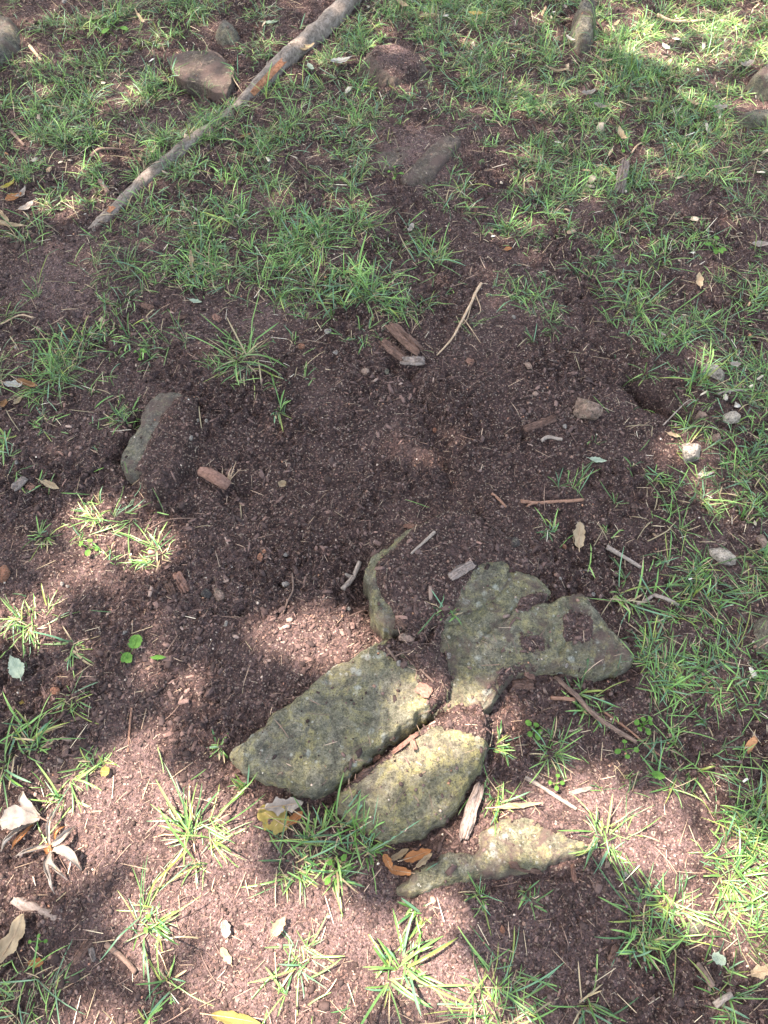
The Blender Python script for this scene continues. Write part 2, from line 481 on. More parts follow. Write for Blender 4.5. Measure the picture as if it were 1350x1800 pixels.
# soil that lies on top of the stones: outline, thickness
COVER = [
 ([(652,1012),(686,978),(720,946),(770,905),(830,890),(935,965),(930,992),(880,998),(845,1004),(822,1034),(806,1075),(780,1108),(776,1160),
   (770,1205),(735,1205),(712,1165),(672,1142),(686,1124),(692,1104),(672,1070)], 0.016, 0.050),
 ([(985,1075),(1020,1070),(1050,1095),(1045,1130),(1015,1135),(985,1120)], 0.009),
 ([(900,1120),(940,1112),(970,1130),(950,1150),(915,1150)], 0.004),
 ([(655,1140),(700,1135),(722,1180),(705,1195),(680,1165)], 0.008),
 ([(748,1262),(790,1240),(862,1235),(875,1290),(858,1320),(830,1300),(790,1290),(762,1285)], 0.012, 0.044),
 ([(880,1412),(960,1410),(1080,1440),(1100,1500),(1048,1502),(1010,1482),(960,1462),(925,1446),(890,1440)], 0.014, 0.018),
 ([(728,1150),(782,1140),(800,1200),(790,1250),(750,1262),(742,1225)], 0.006, 0.036),
 ([(748,1266),(700,1298),(645,1338),(588,1385),(600,1402),(655,1362),(712,1322),(762,1284)], 0.008, 0.026),
 ([(318,696),(350,680),(365,760),(310,860),(242,878),(232,846),(248,808),(262,774),(288,730)], 0.014, 0.030),
 ([(905,1052),(935,1044),(972,1042),(978,1056),(930,1074),(900,1086)], 0.012),
 ([(640,100),(700,86),(750,105),(730,140),(680,146)], 0.006),
 ([(870,1180),(905,1172),(960,1170),(990,1180),(930,1230),(870,1240)], 0.010),
]
COVER = [(chaikin([G(a, b, 0.03) for a, b in c[0]], 1), c[1], c[2] if len(c) > 2 else -1) for c in COVER]
GROOVES = [  # polyline, half width, depth
 ([(1108,672),(1150,702),(1180,720),(1212,738)], 0.018, 0.050),
 ([(1130,695),(1155,712),(1190,728)], 0.028, 0.016),
 ([(722,660),(742,710),(765,760),(778,800),(792,850)], 0.018, 0.016),
 ([(770,790),(790,830),(800,880)], 0.030, 0.010),
 ([(212,800),(238,765),(250,730)], 0.018, 0.045),
 ([(634,1000),(640,1050),(655,1100),(668,1128)], 0.022, 0.018),
 ([(738,1278),(690,1310),(640,1348),(590,1392)], 0.020, 0.008),
 ([(800,1432),(770,1462),(712,1490)], 0.016, 0.016),
 ([(690,640),(720,650)], 0.022, 0.022),
 ([(405,868),(440,862)], 0.020, 0.025),
 ([(400,1340),(480,1392),(540,1408),(580,1412)], 0.016, 0.012),
 ([(1050,1192),(1080,1182),(1115,1172)], 0.012, 0.014),
 ([(300,125),(318,150),(345,160)], 0.02, 0.02),
 ([(960,595),(1010,640),(1050,660)], 0.04, 0.007),
 ([(930,480),(900,560),(880,620)], 0.06, 0.006),
 ([(985,1540),(920,1552),(860,1558)], 0.016, 0.010),
 ([(1085,290),(1100,340)], 0.018, 0.012),
]
GROOVES = [([G(a, b) for a, b in l], w, d) for l, w, d in GROOVES]
MOUNDS = [(880,985,0.13,0.030),(1000,960,0.15,0.018),(190,455,0.07,0.035),(1235,715,0.08,0.022),(700,180,0.16,0.020),(1270,700,0.16,0.022),
          (640,610,0.12,0.012),(770,700,0.05,0.012),(400,720,0.14,0.018),(330,780,0.07,0.015),(840,1000,0.1,0.012),(1130,640,0.06,0.015),
          (330,640,0.06,0.012),(1190,400,0.2,0.02),(1150,1500,0.12,0.008),(60,420,0.1,0.015),(1080,170,0.2,0.02),(730,270,0.15,0.01),
          (820,800,.09,.010),(560,900,.15,.008)]
MOUNDS = [(*G(a, b), r, h) for a, b, r, h in MOUNDS]
SMOOTH = [(210,1430,.14),(340,1600,.16),(500,1650,.14),(650,1620,.12),(800,1690,.16),(450,1740,.14),(720,925,.07),(480,560,.10),(880,560,.14),
          (560,700,.06),(690,740,.06),(100,500,.14),(1130,1480,.1),(940,1400,.07),(740,270,.12),(700,110,.1),(730,800,.06),(1050,1420,.08)]
SMOOTH = [(*G(a, b), r) for a, b, r in SMOOTH]

def smoothness(X, Y):
    s = np.zeros(np.shape(X))
    for cx, cy, r in SMOOTH:
        s = np.maximum(s, np.exp(-((X - cx) ** 2 + (Y - cy) ** 2) / (r * r)))
    return np.clip(s + 0.25 * perlin(X * 9, Y * 9, 77), 0, 1)

def ground_height(X, Y):
    z = macro(X, Y)
    sm = smoothness(X, Y)
    k = 1 - 0.72 * sm
    z = z + 0.0050 * fbm(X * 11, Y * 11, 2, 21)
    # clods: billowed noise, broken by a mask so that crumbly and packed soil alternate
    b1 = 1 - np.abs(fbm(X * 26, Y * 26, 3, 31)) * 2.4
    b2 = 1 - np.abs(perlin(X * 70, Y * 70, 33)) * 1.8
    m = sstep(-0.25, 0.35, fbm(X * 5, Y * 5, 2, 37))
    z = z + k * (0.0105 * (b1 - .5) * (0.35 + m) + 0.0052 * (b2 - .5) * (0.4 + m))
    z = z - k * 0.006 * sstep(.28, .5, fbm(X * 17, Y * 17, 3, 45)) 
    z = z + k * 0.0032 * perlin(X * 105, Y * 105, 39) + 0.0008 * perlin(X * 95, Y * 95, 38)
    for cx, cy, r, h in MOUNDS:
        q = ((X - cx) ** 2 + (Y - cy) ** 2) / (r * r)
        z = z + h * np.exp(-q)
    for l, w, d in GROOVES:
        q = linedist(l, X + 0.012 * perlin(X * 25, Y * 25, 51), Y + 0.012 * perlin(X * 25, Y * 25, 52))
        z = z - d * np.exp(-(q / w) ** 2)
    return z

def near(P, X, Y, pad):
    a = P.min(0) - pad; b = P.max(0) + pad
    return (X > a[0]) & (X < b[0]) & (Y > a[1]) & (Y < b[1])

FX0, FX1, FY0, FY1, ST = -2.0, 2.0, -0.35, 3.45, 0.005
xf = np.arange(FX0, FX1 + ST / 2, ST); yf = np.arange(FY0, FY1 + ST / 2, ST)
XX, YY = np.meshgrid(xf, yf)
ZF = ground_height(XX, YY)
cover = np.zeros(ZF.shape)
for P, t, hb in COVER:
    mk = near(P, XX, YY, 0.05)
    x_, y_ = XX[mk], YY[mk]
    d = sdf(P, x_, y_) + 0.010 * fbm(x_ * 30, y_ * 30, 3, 61)
    c = sstep(-0.004, 0.016, d)
    zr = np.full(x_.shape, -1.0)
    for r in ROCKS.values():
        mr = near(r.P, x_, y_, 0.01)
        if mr.any():
            zz = r.z(x_[mr], y_[mr]); dd = r.dist(x_[mr], y_[mr])
            zr[mr] = np.where(dd > 0.006, np.maximum(zr[mr], zz), zr[mr])
    thick = (c - 0.42) * t + 0.0035 * fbm(x_ * 40, y_ * 40, 3, 63)
    cand = np.where(zr > -0.5, zr + thick, (macro(x_, y_) + hb * sstep(0.0, 0.03, d) + thick) if hb > 0 else -1)
    g = ZF[mk]
    up = (cand > g) & (c > 0.02)
    g[up] = cand[up]
    ZF[mk] = g
    cv = cover[mk]; cover[mk] = np.maximum(cv, c * (zr > -.5))
ZF += 0.0010 * perlin(XX * 150, YY * 150, 65)

def gz(x, y):
    """height of the built ground at x, y"""
    x = np.asarray(x, float); y = np.asarray(y, float)
    u = np.clip((x - FX0) / ST, 0, len(xf) - 1.001); v = np.clip((y - FY0) / ST, 0, len(yf) - 1.001)
    i = u.astype(int); j = v.astype(int); a = u - i; b = v - j
    return (ZF[j, i] * (1 - a) * (1 - b) + ZF[j, i + 1] * a * (1 - b) + ZF[j + 1, i] * (1 - a) * b + ZF[j + 1, i + 1] * a * b)

def top_z(x, y):
    """ground or stone, whichever is higher"""
    x = np.atleast_1d(np.asarray(x, float)); y = np.atleast_1d(np.asarray(y, float))
    z = gz(x, y)
    for r in ROCKS.values():
        m = near(r.P, x, y, 0.01)
        if m.any():
            dd = r.dist(x[m], y[m]); zz = r.z(x[m], y[m])
            z[m] = np.where(dd > 0.003, np.maximum(z[m], zz), z[m])
    return z

def P3(px, py, dz=0.0):
    z = 0.0
    for _ in range(4):
        x, y = G(px, py, z)
        z = float(top_z(x, y)[0])
    return Vector((x, y, z + dz))

# ground sheet: fine in view, growing coarser to the far distance
def graded(a, b, st, far):
    core = np.arange(a, b + st / 2, st)
    out = []; s = st; v = b
    while v < far: s *= 1.22; v += s; out.append(v)
    lo = []; s = st; v = a
    while v > -far: s *= 1.22; v -= s; lo.append(v)
    return np.array(lo[::-1]), core, np.array(out)
lx, cx_, hx = graded(FX0, FX1, ST, 120); ly, cy_, hy = graded(FY0, FY1, ST, 120)
gx = np.concatenate([lx, cx_, hx]); gy = np.concatenate([ly, cy_, hy])
GX, GY = np.meshgrid(gx, gy)
GZ = macro(np.clip(GX, -8, 8), np.clip(GY, -8, 8))
edge = np.maximum(np.maximum(FX0 - GX, GX - FX1), np.maximum(FY0 - GY, GY - FY1))
ez = gz(GX, GY)
w = sstep(0, 0.6, edge)
GZ = ez * (1 - w) + GZ * w
GZ[len(ly):len(ly) + len(cy_), len(lx):len(lx) + len(cx_)] = ZF
nx, ny = len(gx), len(gy)
idx = np.arange(nx * ny).reshape(ny, nx)
F = np.stack([idx[:-1, :-1], idx[:-1, 1:], idx[1:, 1:], idx[1:, :-1]], -1).reshape(-1, 4)
dark_mid = sstep(.62, .30, np.hypot((GX - .08) * .8, GY - 1.05) + .16 * fbm(GX * 5, GY * 5, 3, 93)).ravel()  # soil colour goes darker around the middle, fading out through noise
tone = np.clip(0.60 * smoothness(GX, GY) + 0.25 * fbm(GX * 4, GY * 4, 3, 91), 0, 0.8).ravel()
gob = np_mesh('ground', np.stack([GX, GY, GZ], -1).reshape(-1, 3), F, M['soil'], np.stack([tone * (1 - .6 * dark_mid), dark_mid, tone * 0], -1))
tag(gob, kind='structure')

# ------------------------------------------------------------------ stones as closed solids
def build_rock(key, name, mat, label, cat='stone', group=None, res=0.003):
    r = ROCKS[key]
    a = r.P.min(0) - 3 * res; b = r.P.max(0) + 3 * res
    x = np.arange(a[0], b[0], res); y = np.arange(a[1], b[1], res)
    X, Y = np.meshgrid(x, y)
    D = r.dist(X, Y)
    Z = r.z(X, Y, D)
    inside = D > -res * 1.0
    ny_, nx_ = X.shape
    cell = inside[:-1, :-1] & inside[:-1, 1:] & inside[1:, 1:] & inside[1:, :-1]
    id_ = np.arange(nx_ * ny_).reshape(ny_, nx_)
    q = np.stack([id_[:-1, :-1], id_[:-1, 1:], id_[1:, 1:], id_[1:, :-1]], -1)[cell]
    Zb = macro(X, Y) - 0.050
    V = np.concatenate([np.stack([X, Y, Z], -1).reshape(-1, 3), np.stack([X, Y, Zb], -1).reshape(-1, 3)])
    n = nx_ * ny_
    faces = [q, q[:, ::-1] + n]
    # rim
    e = np.concatenate([q[:, [0, 1]], q[:, [1, 2]], q[:, [2, 3]], q[:, [3, 0]]])
    key_ = np.minimum(e[:, 0], e[:, 1]).astype(np.int64) * (n * 2) + np.maximum(e[:, 0], e[:, 1])
    u, inv, cnt = np.unique(key_, return_inverse=True, return_counts=True)
    rim = e[cnt[inv] == 1]
    faces.append(np.stack([rim[:, 1], rim[:, 0], rim[:, 0] + n, rim[:, 1] + n], -1))
    Fq = np.concatenate(faces)
    used = np.unique(Fq); remap = np.full(2 * n, -1); remap[used] = np.arange(len(used))
    ob = np_mesh(name, V[used], remap[Fq], M[mat])
    c = r.c
    recentre(ob, (c[0], c[1], float(macro(c[0], c[1]))))
    return tag(ob, label, cat, group)

build_rock('left', 'flat_stone', 'rock_green', 'big green-grey lichened slab tapering to a point at its left end, above the crack')
build_rock('middle', 'flat_stone', 'rock_yellow', 'rounded slab with yellow lichen, just below the crack beside the pointed slab')
build_rock('fork', 'flat_stone', 'rock_dusty', 'widest greenish slab reaching right with a soil patch on its blunt right lobe')
build_rock('ledge', 'flat_stone', 'rock_dusty', 'soil-topped stone ledge showing a steep mossy green left edge above the slabs')
build_rock('front', 'flat_stone', 'rock_dusty', 'low sunlit slab nearest the camera, half covered by pinkish soil')
build_rock('west', 'buried_stone', 'rock_grey', 'grey stone edge poking out of the soil at left beside a dark hole')
build_rock('nw_slab', 'buried_stone', 'rock_soil', 'angular dirt-topped stone with a dark side, beside the root at upper left')
build_rock('nw_round', 'round_stone', 'rock_grey', 'small rounded grey-brown stone in bare soil near the top, left of the root')
build_rock('nw_corner', 'buried_stone', 'rock_grey', 'large mossy grey stone cut off by the top left corner')
build_rock('n_mound', 'buried_stone', 'rock_soil', 'domed stone under brown soil in the grass at top centre')
build_rock('ne_upright', 'upright_stone', 'rock_grey', 'dark tilted stone standing up in the grass at the top, right of centre')
build_rock('plate_w', 'buried_stone', 'rock_soil', 'left half of the thin split stone plate under soil, upper centre')
build_rock('plate_e', 'buried_stone', 'rock_soil', 'right and larger half of the split soil-coloured stone plate, upper centre')
build_rock('e_edge_a', 'buried_stone', 'rock_grey', 'grey-pink stone cut off by the right edge near the top, upper of two')
build_rock('e_edge_b', 'buried_stone', 'rock_grey', 'low flat stone at the right edge near the top, lower of two')
build_rock('e_edge_c', 'buried_stone', 'rock_grey', 'grey stone cut off by the right edge beside the thick grass')
build_rock('disc', 'round_stone', 'rock_grey', 'flat round brown-grey disc of stone lying in grass at lower right')

# ------------------------------------------------------------------ loose stones
def ico(sub=3):
    import bmesh
    bm = bmesh.new(); bmesh.ops.create_icosphere(bm, subdivisions=sub, radius=1)
    V = np.array([v.co[:] for v in bm.verts]); F = [[v.index for v in f.verts] for f in bm.faces]
    bm.free(); return V, np.array(F)
ICO3, ICOF3 = ico(4)
ICO2, ICOF2 = ico(3)
def loose_stone(px, py, w, h, mat, name, label, cat='stone', group=None, seed=0, rot=0, flat=0.55, cuts=7, sink=0.25):
    p = P3(px, py)
    s = SC(py); rx, ry = w / s / 2, h / s / 2 / 0.85
    big = max(rx, ry) > 0.012
    V = (ICO3 if big else ICO2).copy(); Fc = ICOF3 if big else ICOF2
    rr = random.Random(seed + int(px * 3 + py))
    for _ in range(cuts):      # flat fracture faces
        n = np.array([rr.gauss(0, 1), rr.gauss(0, 1), rr.gauss(0, .8)]); n /= np.linalg.norm(n)
        d = rr.uniform(0.55, 0.85)
        t = V @ n - d
        V = V - np.outer(np.maximum(t, 0) * 0.93, n)
    off = rr.random() * 50
    for i, v in enumerate(V):
        k = mnoise.noise(Vector(v * 2.2) + Vector((off, 0, 0))) * .10 + mnoise.noise(Vector(v * 6) + Vector((off, 3, 0))) * .05
        V[i] = v * (1 + k)
    V = V * np.array([rx, ry, min(rx, ry) * flat * 2 * .7])
    c, s_ = math.cos(R(rot)), math.sin(R(rot))
    V = V @ np.array([[c, s_, 0], [-s_, c, 0], [0, 0, 1]])
    zc = min(rx, ry) * flat * 1.4 * (1 - 2 * sink) * .8
    ob = np_mesh(name, V + np.array([0, 0, zc]), Fc, M[mat])
    ob.location = p
    return tag(ob, label, cat, group)

LS = [
 (1030,722,50,38,'rock_pink','pinkish brown stone with a pale lichened lower edge, in bare soil at right',-20),
 (1212,800,42,34,'rock_pale','chunky cream stone with a rusty hollow, in grass right of the bare soil',10),
 (1248,656,30,42,'rock_pale','flat pale stone standing out white in grass at the right, above the dark hollow',35),
 (1268,978,46,24,'rock_pale','oblong cream stone lying aslant in grass at the right edge',-35),
 (1288,737,34,20,'rock_pale','small half-buried pale stone in grass right of the dark hollow',0),
 (1240,720,26,16,'rock_pink','little grey-brown stone on the rim of the dark hollow',20),
 (1258,772,20,18,'rock_pink','reddish pebble in grass just above the chunky cream stone',0),
 (716,1123,28,15,'rock_pink','peach-coloured oblong pebble on the soil above the pointed slab',-12),
 (8,1010,20,26,'rock_rust','rounded rust-brown stone at the left edge',0),
 (99,1215,17,15,'rock_rust','round orange-brown pebble on soil at lower left',0),
 (385,1048,20,24,'rock_pink','mauve-grey pebble beside a round dark one in the mulch',30),
 (362,1045,20,18,'rock_dark','round dark pebble touching a mauve-grey one in the mulch',0),
 (904,957,15,16,'rock_dark','small blue-black pebble on the soil above the forked slab',0),
 (642,655,14,12,'rock_pink','grey-pink pebble in the middle of the bare soil',0),
 (680,654,9,10,'rock_grey','tiny blue-grey pebble next to a grey-pink one in the bare soil',0),
 (576,584,13,9,'rock_white','white crumbly pebble left of the bark pieces, uppermost of two',20),
 (590,620,11,9,'rock_white','white pebble below left of the bark pieces, lower of two',0),
 (503,1028,15,9,'rock_white','oblong white pebble in soil above the sunny mulch patch',-15),
 (502,976,9,8,'rock_white','small round white pebble above the oblong one, left of the ledge',0),
 (613,1070,8,7,'rock_white','tiny white pebble left of the mossy ledge foot',0),
 (701,1166,8,10,'rock_white','white pebble on the soil over the pointed slab',0),
 (789,1153,8,9,'rock_white','small white pebble on soil between pointed and forked slabs',0),
 (1042,1044,8,10,'rock_white','white pebble at the top edge of the forked slab lobe',0),
 (985,1017,6,6,'rock_white','tiny white pebble beside an upright grass blade above the forked slab',0),
 (997,1168,8,9,'rock_white','small white pebble in soil under the forked slab',0),
 (903,558,8,7,'rock_white','small white pebble alone in bare soil at upper right of centre',0),
 (1100,1537,14,7,'rock_white','flat cream pebble in the dark rounded shadow at lower right',-5),
 (1067,1520,9,10,'rock_pink','pinkish pebble in the dark rounded shadow at lower right',0),
 (398,1097,9,9,'rock_white','small white pebble in mulch at left, below the mauve pebble',0),
 (110,1026,8,8,'rock_white','left one of two white pebbles in mulch near the left edge',0),
 (119,1031,7,5,'rock_white','right one of two white pebbles in mulch near the left edge',0),
 (219,1112,10,6,'rock_white','white pebble above the round bright green leaf',20),
 (114,4+1,9,7,'rock_white','tiny pale pebble at the top edge near the left corner',0),
 (1350-12,950+3,16,24,'rock_pink','brownish stone at the right edge above the oblong cream stone',0),
 (530,611,12,10,'rock_rust','rust-brown pebble in soil left of the bark pieces',0),
 (655,561,7,7,'rock_rust','tiny orange pebble above the bark pieces',0),
 (457,981,11,14,'rock_rust','rusty red pebble in soil left of the ledge',0),
 (764,757,10,8,'rock_rust','orange pebble beside the groove in the bare soil',0),
 (929,645,11,13,'rock_pink','salmon pebble in the crumbly soil right of centre',30),
 (940,693,10,8,'rock_pink','dull pink pebble below a salmon one in the crumbly soil',0),
 (992,750,8,9,'rock_white','small pale pebble left below the pinkish brown stone',0),
 (883,1634,9,12,'rock_rust','little orange-brown pebble in soil near the bottom, right of centre',0),
 (992,957+4,9,10,'rock_rust','rusty pebble near the tan mottled leaf',0),
 (465,970,7,7,'rock_rust','tiny red pebble beside a rusty one left of the ledge',0),
 (68,579,11,9,'rock_pink','pink-grey pebble in bare soil at the far left',0),
 (28,611,8,8,'rock_white','white pebble by the left edge beside grass',0),
 (31,815,7,7,'rock_white','white speck pebble in dark soil at far left',0),
 (348,740,6,6,'rock_white','left of three white specks on the mound at left',0),
 (363,741,6,6,'rock_white','middle one of three white specks on the mound at left',0),
 (336,770,7,8,'rock_white','lowest of three white specks on the mound at left',0),
]
for i, (px, py, w, h, mt, lb, ro) in enumerate(LS):
    small = max(w, h) < 18
    loose_stone(px, py, w * 1.08, h * 1.08, mt, 'pebble' if small else 'small_stone', lb, 'pebble' if small else 'stone',
                'pebbles lying on the soil' if small else 'loose stones in the grass and soil', seed=i * 17, rot=ro)

# ------------------------------------------------------------------ tubes: roots, twigs
def spline(P, n):
    P = [Vector(p) for p in P]
    if len(P) == 2: return [P[0].lerp(P[1], i / (n - 1)) for i in range(n)]
    Q = [2 * P[0] - P[1]] + P + [2 * P[-1] - P[-2]]
    out = []
    for i in range(n):
        t = i / (n - 1) * (len(P) - 1); k = min(int(t), len(P) - 2); t -= k
        a, b, c, d = Q[k:k + 4]
        out.append(0.5 * ((2 * b) + (c - a) * t + (2 * a - 5 * b + 4 * c - d) * t * t + (3 * b - a - 3 * c + d) * t ** 3))
    return out

def tube(name, pts, radii, mat, parent=None, nseg=24, ring=12, rough=0.12, seed=0, arc=None, lift=0, flat=1.0, wob=0.0):
    """pts world; arc=(a0,a1) limits the angle for a partial shell"""
    P = spline(pts, nseg)
    rad = [radii[0] + 0 * i for i in range(nseg)]
    rk = np.interp(np.linspace(0, 1, nseg), np.linspace(0, 1, len(radii)), radii)
    V, Fc, gr = [], [], []
    L = 0
    prev = None
    for i, p in enumerate(P):
        t = (P[min(i + 1, nseg - 1)] - P[max(i - 1, 0)]).normalized()
        side = t.cross(Vector((0, 0, 1)))
        side = side.normalized() if side.length > 1e-4 else Vector((1, 0, 0))
        up = side.cross(t).normalized()
        if i: L += (p - P[i - 1]).length
        pw = p + side * wob * mnoise.noise(Vector((L * 18, seed, 0))) + up * wob * mnoise.noise(Vector((L * 18, seed, 9)))
        m = ring if arc is None else ring + 1
        for j in range(m):
            a = 2 * math.pi * j / ring if arc is None else arc[0] + (arc[1] - arc[0]) * j / ring
            q = Vector((math.cos(a) * 1.5, math.sin(a) * 1.5, L / max(rk.max(), 1e-4) * .5 + seed * 3.1))
            k = 1 + rough * (mnoise.noise(q) + .6 * mnoise.noise(q * 2.7))
            r_ = rk[i] * k + lift
            V.append(pw + side * math.cos(a) * r_ + up * math.sin(a) * r_ * flat)
            gr.append((L * 40, math.cos(a) * 1.6 + seed, math.sin(a) * 1.6))
    m = ring if arc is None else ring + 1
    for i in range(nseg - 1):
        for j in range(ring):
            k = (j + 1) % m if arc is None else j + 1
            Fc.append((i * m + j, i * m + k, (i + 1) * m + k, (i + 1) * m + j))
    if arc is None:
        Fc.append(tuple(range(ring))[::-1]); Fc.append(tuple(range((nseg - 1) * ring, nseg * ring)))
    ob = py_mesh(name, V, Fc, M[mat], parent)
    a = ob.data.attributes.new('grain', 'FLOAT_VECTOR', 'POINT')
    a.data.foreach_set('vector', np.array(gr, np.float32).ravel())
    return ob

# the long root across the upper left
RP = [(640,-30,.034,.010),(590,18,.034,.010),(545,60,.032,.008),(500,98,.031,.004),(458,134,.028,-.004),(418,168,.025,-.011),(380,198,.024,-.013),
      (340,228,.022,-.010),(300,257,.021,-.010),(260,290,.021,-.006),(222,322,.021,-.006),(188,353,.021,-.009),(150,382,.022,-.020),(110,404,.024,-.030),(70,428,.02,-.04)]
rp = []
for a, b, r_, ex in RP:
    x, y = G(a, b, 0.02)
    g = float(gz(np.clip(x, -1.95, 1.95), min(y, 3.4)))
    rp.append((Vector((x, y, g + ex)), r_))
root = empty('tree_root', rp[8][0])
tag(root, 'long surface root running diagonally through the grass at upper left, bark scraped orange in places', 'root')
inv = -Vector(rp[8][0])
rb = tube('bark', [p + inv for p, r_ in rp], [r_ for p, r_ in rp], 'root', root, 150, 24, 0.20, 3, wob=.003)
for (i0, i1, a0, a1, sd_) in ((3.2, 4.6, 112, 148, 4), (10.9, 11.15, 85, 120, 5)):
    seg = [p for p, r_ in rp]
    n = 9
    full = spline(seg, 200)
    pa = [full[int((i0 + (i1 - i0) * k / (n - 1)) / (len(rp) - 1) * 199)] + inv for k in range(n)]
    rr_ = [rp[int(i0)][1]] * n
    taper = [r * (.90 + .10 * math.sin(math.pi * k / (n - 1)) ** .5) for k, r in enumerate(rr_)]
    tube('scraped_patch', pa, taper, 'scar', root, 26, 10, 0.12, sd_, (R(a0), R(a1)), 0.0022)

# twigs: list of (polyline px, radius m start, radius end, material, name, label, optional side shoots)
def twig(poly, r0, r1, mat, name, label, cat='twig', side=(), sink=0.0, wob=0.003, arch=0.0, group='twigs on the ground'):
    pts = [P3(a, b, r0 * .7 - sink) for a, b in poly]
    n = len(pts)
    # rest on the highest bumps: keep it fairly straight
    z0, z1 = pts[0].z, pts[-1].z
    for i, p in enumerate(pts):
        t = i / (n - 1)
        p.z = max(p.z, z0 * (1 - t) + z1 * t) + arch * math.sin(math.pi * t)
    mid = pts[n // 2].copy()
    if side:
        o = empty(name, mid); off = -mid; par = o
        st = tube('stem', [p + off for p in pts], [r0, (r0 + r1) / 2, r1], mat, par, 26, 9, 0.22, random.random() * 50, wob=wob)
        for s_ in side:
            q = [P3(a, b, r1 * .8 + (arch * .6 if k == 0 else 0)) + off for k, (a, b) in enumerate(s_)]
            tube('side_shoot', q, [r1, r1 * .5], mat, par, 12, 7, 0.22, random.random() * 50, wob=wob)
    else:
        o = tube(name, pts, [r0, (r0 + r1) / 2, r1], mat, None, 26, 9, 0.22, random.random() * 50, wob=wob)
        recentre(o, mid)
    return tag(o, label, cat, group)

twig([(845,500),(828,535),(812,568),(795,598),(768,626)], .0042, .0018, 'twig_pale', 'dry_root_strand', 'pale frayed root strand pointing down to the bark pieces',
     side=([(815,562),(830,580),(845,603)], [(812,568),(800,583),(800,598)], [(828,535),(822,560),(806,575)], [(835,520),(845,545),(836,560)]), arch=.006)
twig([(915,883),(970,884),(1025,880)], .0042, .0036, 'twig_red', 'twig', 'straight reddish twig lying level across the bare soil at right', side=([(940,884),(925,893)],))
twig([(603,1037),(618,1015),(633,989)], .0058, .0050, 'twig_grey', 'twig', 'short thick grey-brown twig left of the mossy ledge', side=([(616,1014),(607,1010)],))
twig([(975,1190),(1008,1225),(1045,1262),(1078,1285),(1117,1306)], .0050, .0042, 'twig', 'twig', 'long smooth brown twig slanting down right below the forked slab',
     side=([(1085,1288),(1092,1296)], [(1040,1256),(1052,1258)]), arch=.008)
twig([(1060,1250),(1110,1290),(1166,1335)], .0026, .0016, 'twig_red', 'thin_twig', 'thin orange-brown stalk right behind the long brown twig', arch=.004)
twig([(922,1367),(962,1392),(1012,1424)], .0040, .0034, 'twig_grey', 'bleached_stick', 'straight bleached grey stick in sun above the front slab')
twig([(1065,963),(1090,978),(1126,999)], .0055, .0036, 'twig_grey', 'twig', 'buff twig with a broad split end, near the tan mottled leaf')
twig([(676,1113),(682,1142),(697,1162)], .0028, .0020, 'twig', 'twig', 'dark curved twig lying over the top of the pointed slab', side=([(694,1155),(720,1143)],))
twig([(738,1176),(750,1187),(763,1199)], .0022, .0018, 'twig', 'twig', 'short thin twig on the soil above the square red chip')
twig([(514,1008),(515,1038),(506,1058),(497,1078)], .0022, .0016, 'twig', 'twig', 'thin crooked twig above the sunny mulch patch', side=([(515,1048),(540,1058)],))
twig([(366,92),(385,102),(400,118),(416,138)], .0085, .0080, 'twig', 'root_piece', 'thick dark root piece between the angular stone and the long root', sink=.002)
twig([(951,777),(962,770),(988,774)], .0048, .0040, 'twig_grey', 'twig', 'short knobbly grey twig below the dark bark strip at right')
twig([(20,1580),(60,1597),(100,1616),(142,1636)], .0095, .0085, 'bark_grey', 'buried_root', 'thick grey root half sunk in soil at lower left', 'root', sink=.016, group=None)
twig([(187,1660),(212,1680),(240,1709)], .0048, .0040, 'twig', 'twig', 'grey twig in soil at lower left, right of the sunk root')
twig([(1224,1694),(1238,1712),(1252,1733)], .0055, .0048, 'twig', 'twig', 'stubby brown twig in grass at lower right')
twig([(1254,1767),(1270,1756),(1284,1748)], .0055, .0045, 'twig_grey', 'twig', 'short greyish twig near the bottom right corner')
twig([(1148,1045),(1170,1053),(1192,1065)], .0042, .0036, 'twig_grey', 'bleached_stick', 'white bleached stick among grass right of the forked slab, right one of two')
twig([(1119,1063),(1134,1058),(1147,1048)], .0040, .0034, 'twig_grey', 'bleached_stick', 'white bleached stick among grass right of the forked slab, left one of two')
twig([(968,1227),(988,1229),(1010,1231)], .0040, .0040, 'twig_red', 'twig', 'short cinnamon stalk lying under the long brown twig')
twig([(764,936),(745,953),(722,974)], .0036, .0026, 'twig_grey', 'twig', 'pale twig lying on the soil of the mossy ledge')
twig([(1262,690),(1285,686),(1310,689)], .0045, .0035, 'twig_grey', 'twig', 'forked grey twig in grass below the flat pale stone', side=([(1280,688),(1265,668)],))
twig([(21,233),(32,246),(44,259)], .0060, .0040, 'twig', 'twig', 'brown twig in the grass at upper left by the edge')
twig([(53,84),(63,95),(73,109)], .0060, .0045, 'twig_pale', 'twig', 'tan twig standing out in grass near the top left')
twig([(1165,748),(1190,738),(1211,729)], .0018, .0012, 'twig_grey', 'thin_twig', 'thin straight stalk bridging the dark hollow', arch=.01)
twig([(160,277),(180,270),(212,263)], .0055, .0035, 'twig', 'twig', 'dark twig in grass just left of the long root')
twig([(177,322),(184,332),(192,343)], .0085, .0060, 'twig', 'root_stub', 'dark stub sprouting beside the lower part of the long root')
twig([(865,868),(877,880),(888,893)], .0034, .0028, 'twig_red', 'twig', 'short reddish twig left of the straight level one')
twig([(1005,1010),(1030,1003),(1060,1018)], .0014, .0010, 'twig_grey', 'thin_twig', 'hair-thin stalk above the forked slab lobe')
twig([(232,1245),(228,1275),(224,1322)], .0022, .0016, 'twig_red', 'twig', 'thin upright-lying reddish stalk in mulch left of the pointed slab')
twig([(262,930),(300,915),(345,912)], .0014, .0012, 'twig', 'thin_twig', 'thin curved stalk over the mulch at left', arch=.006)
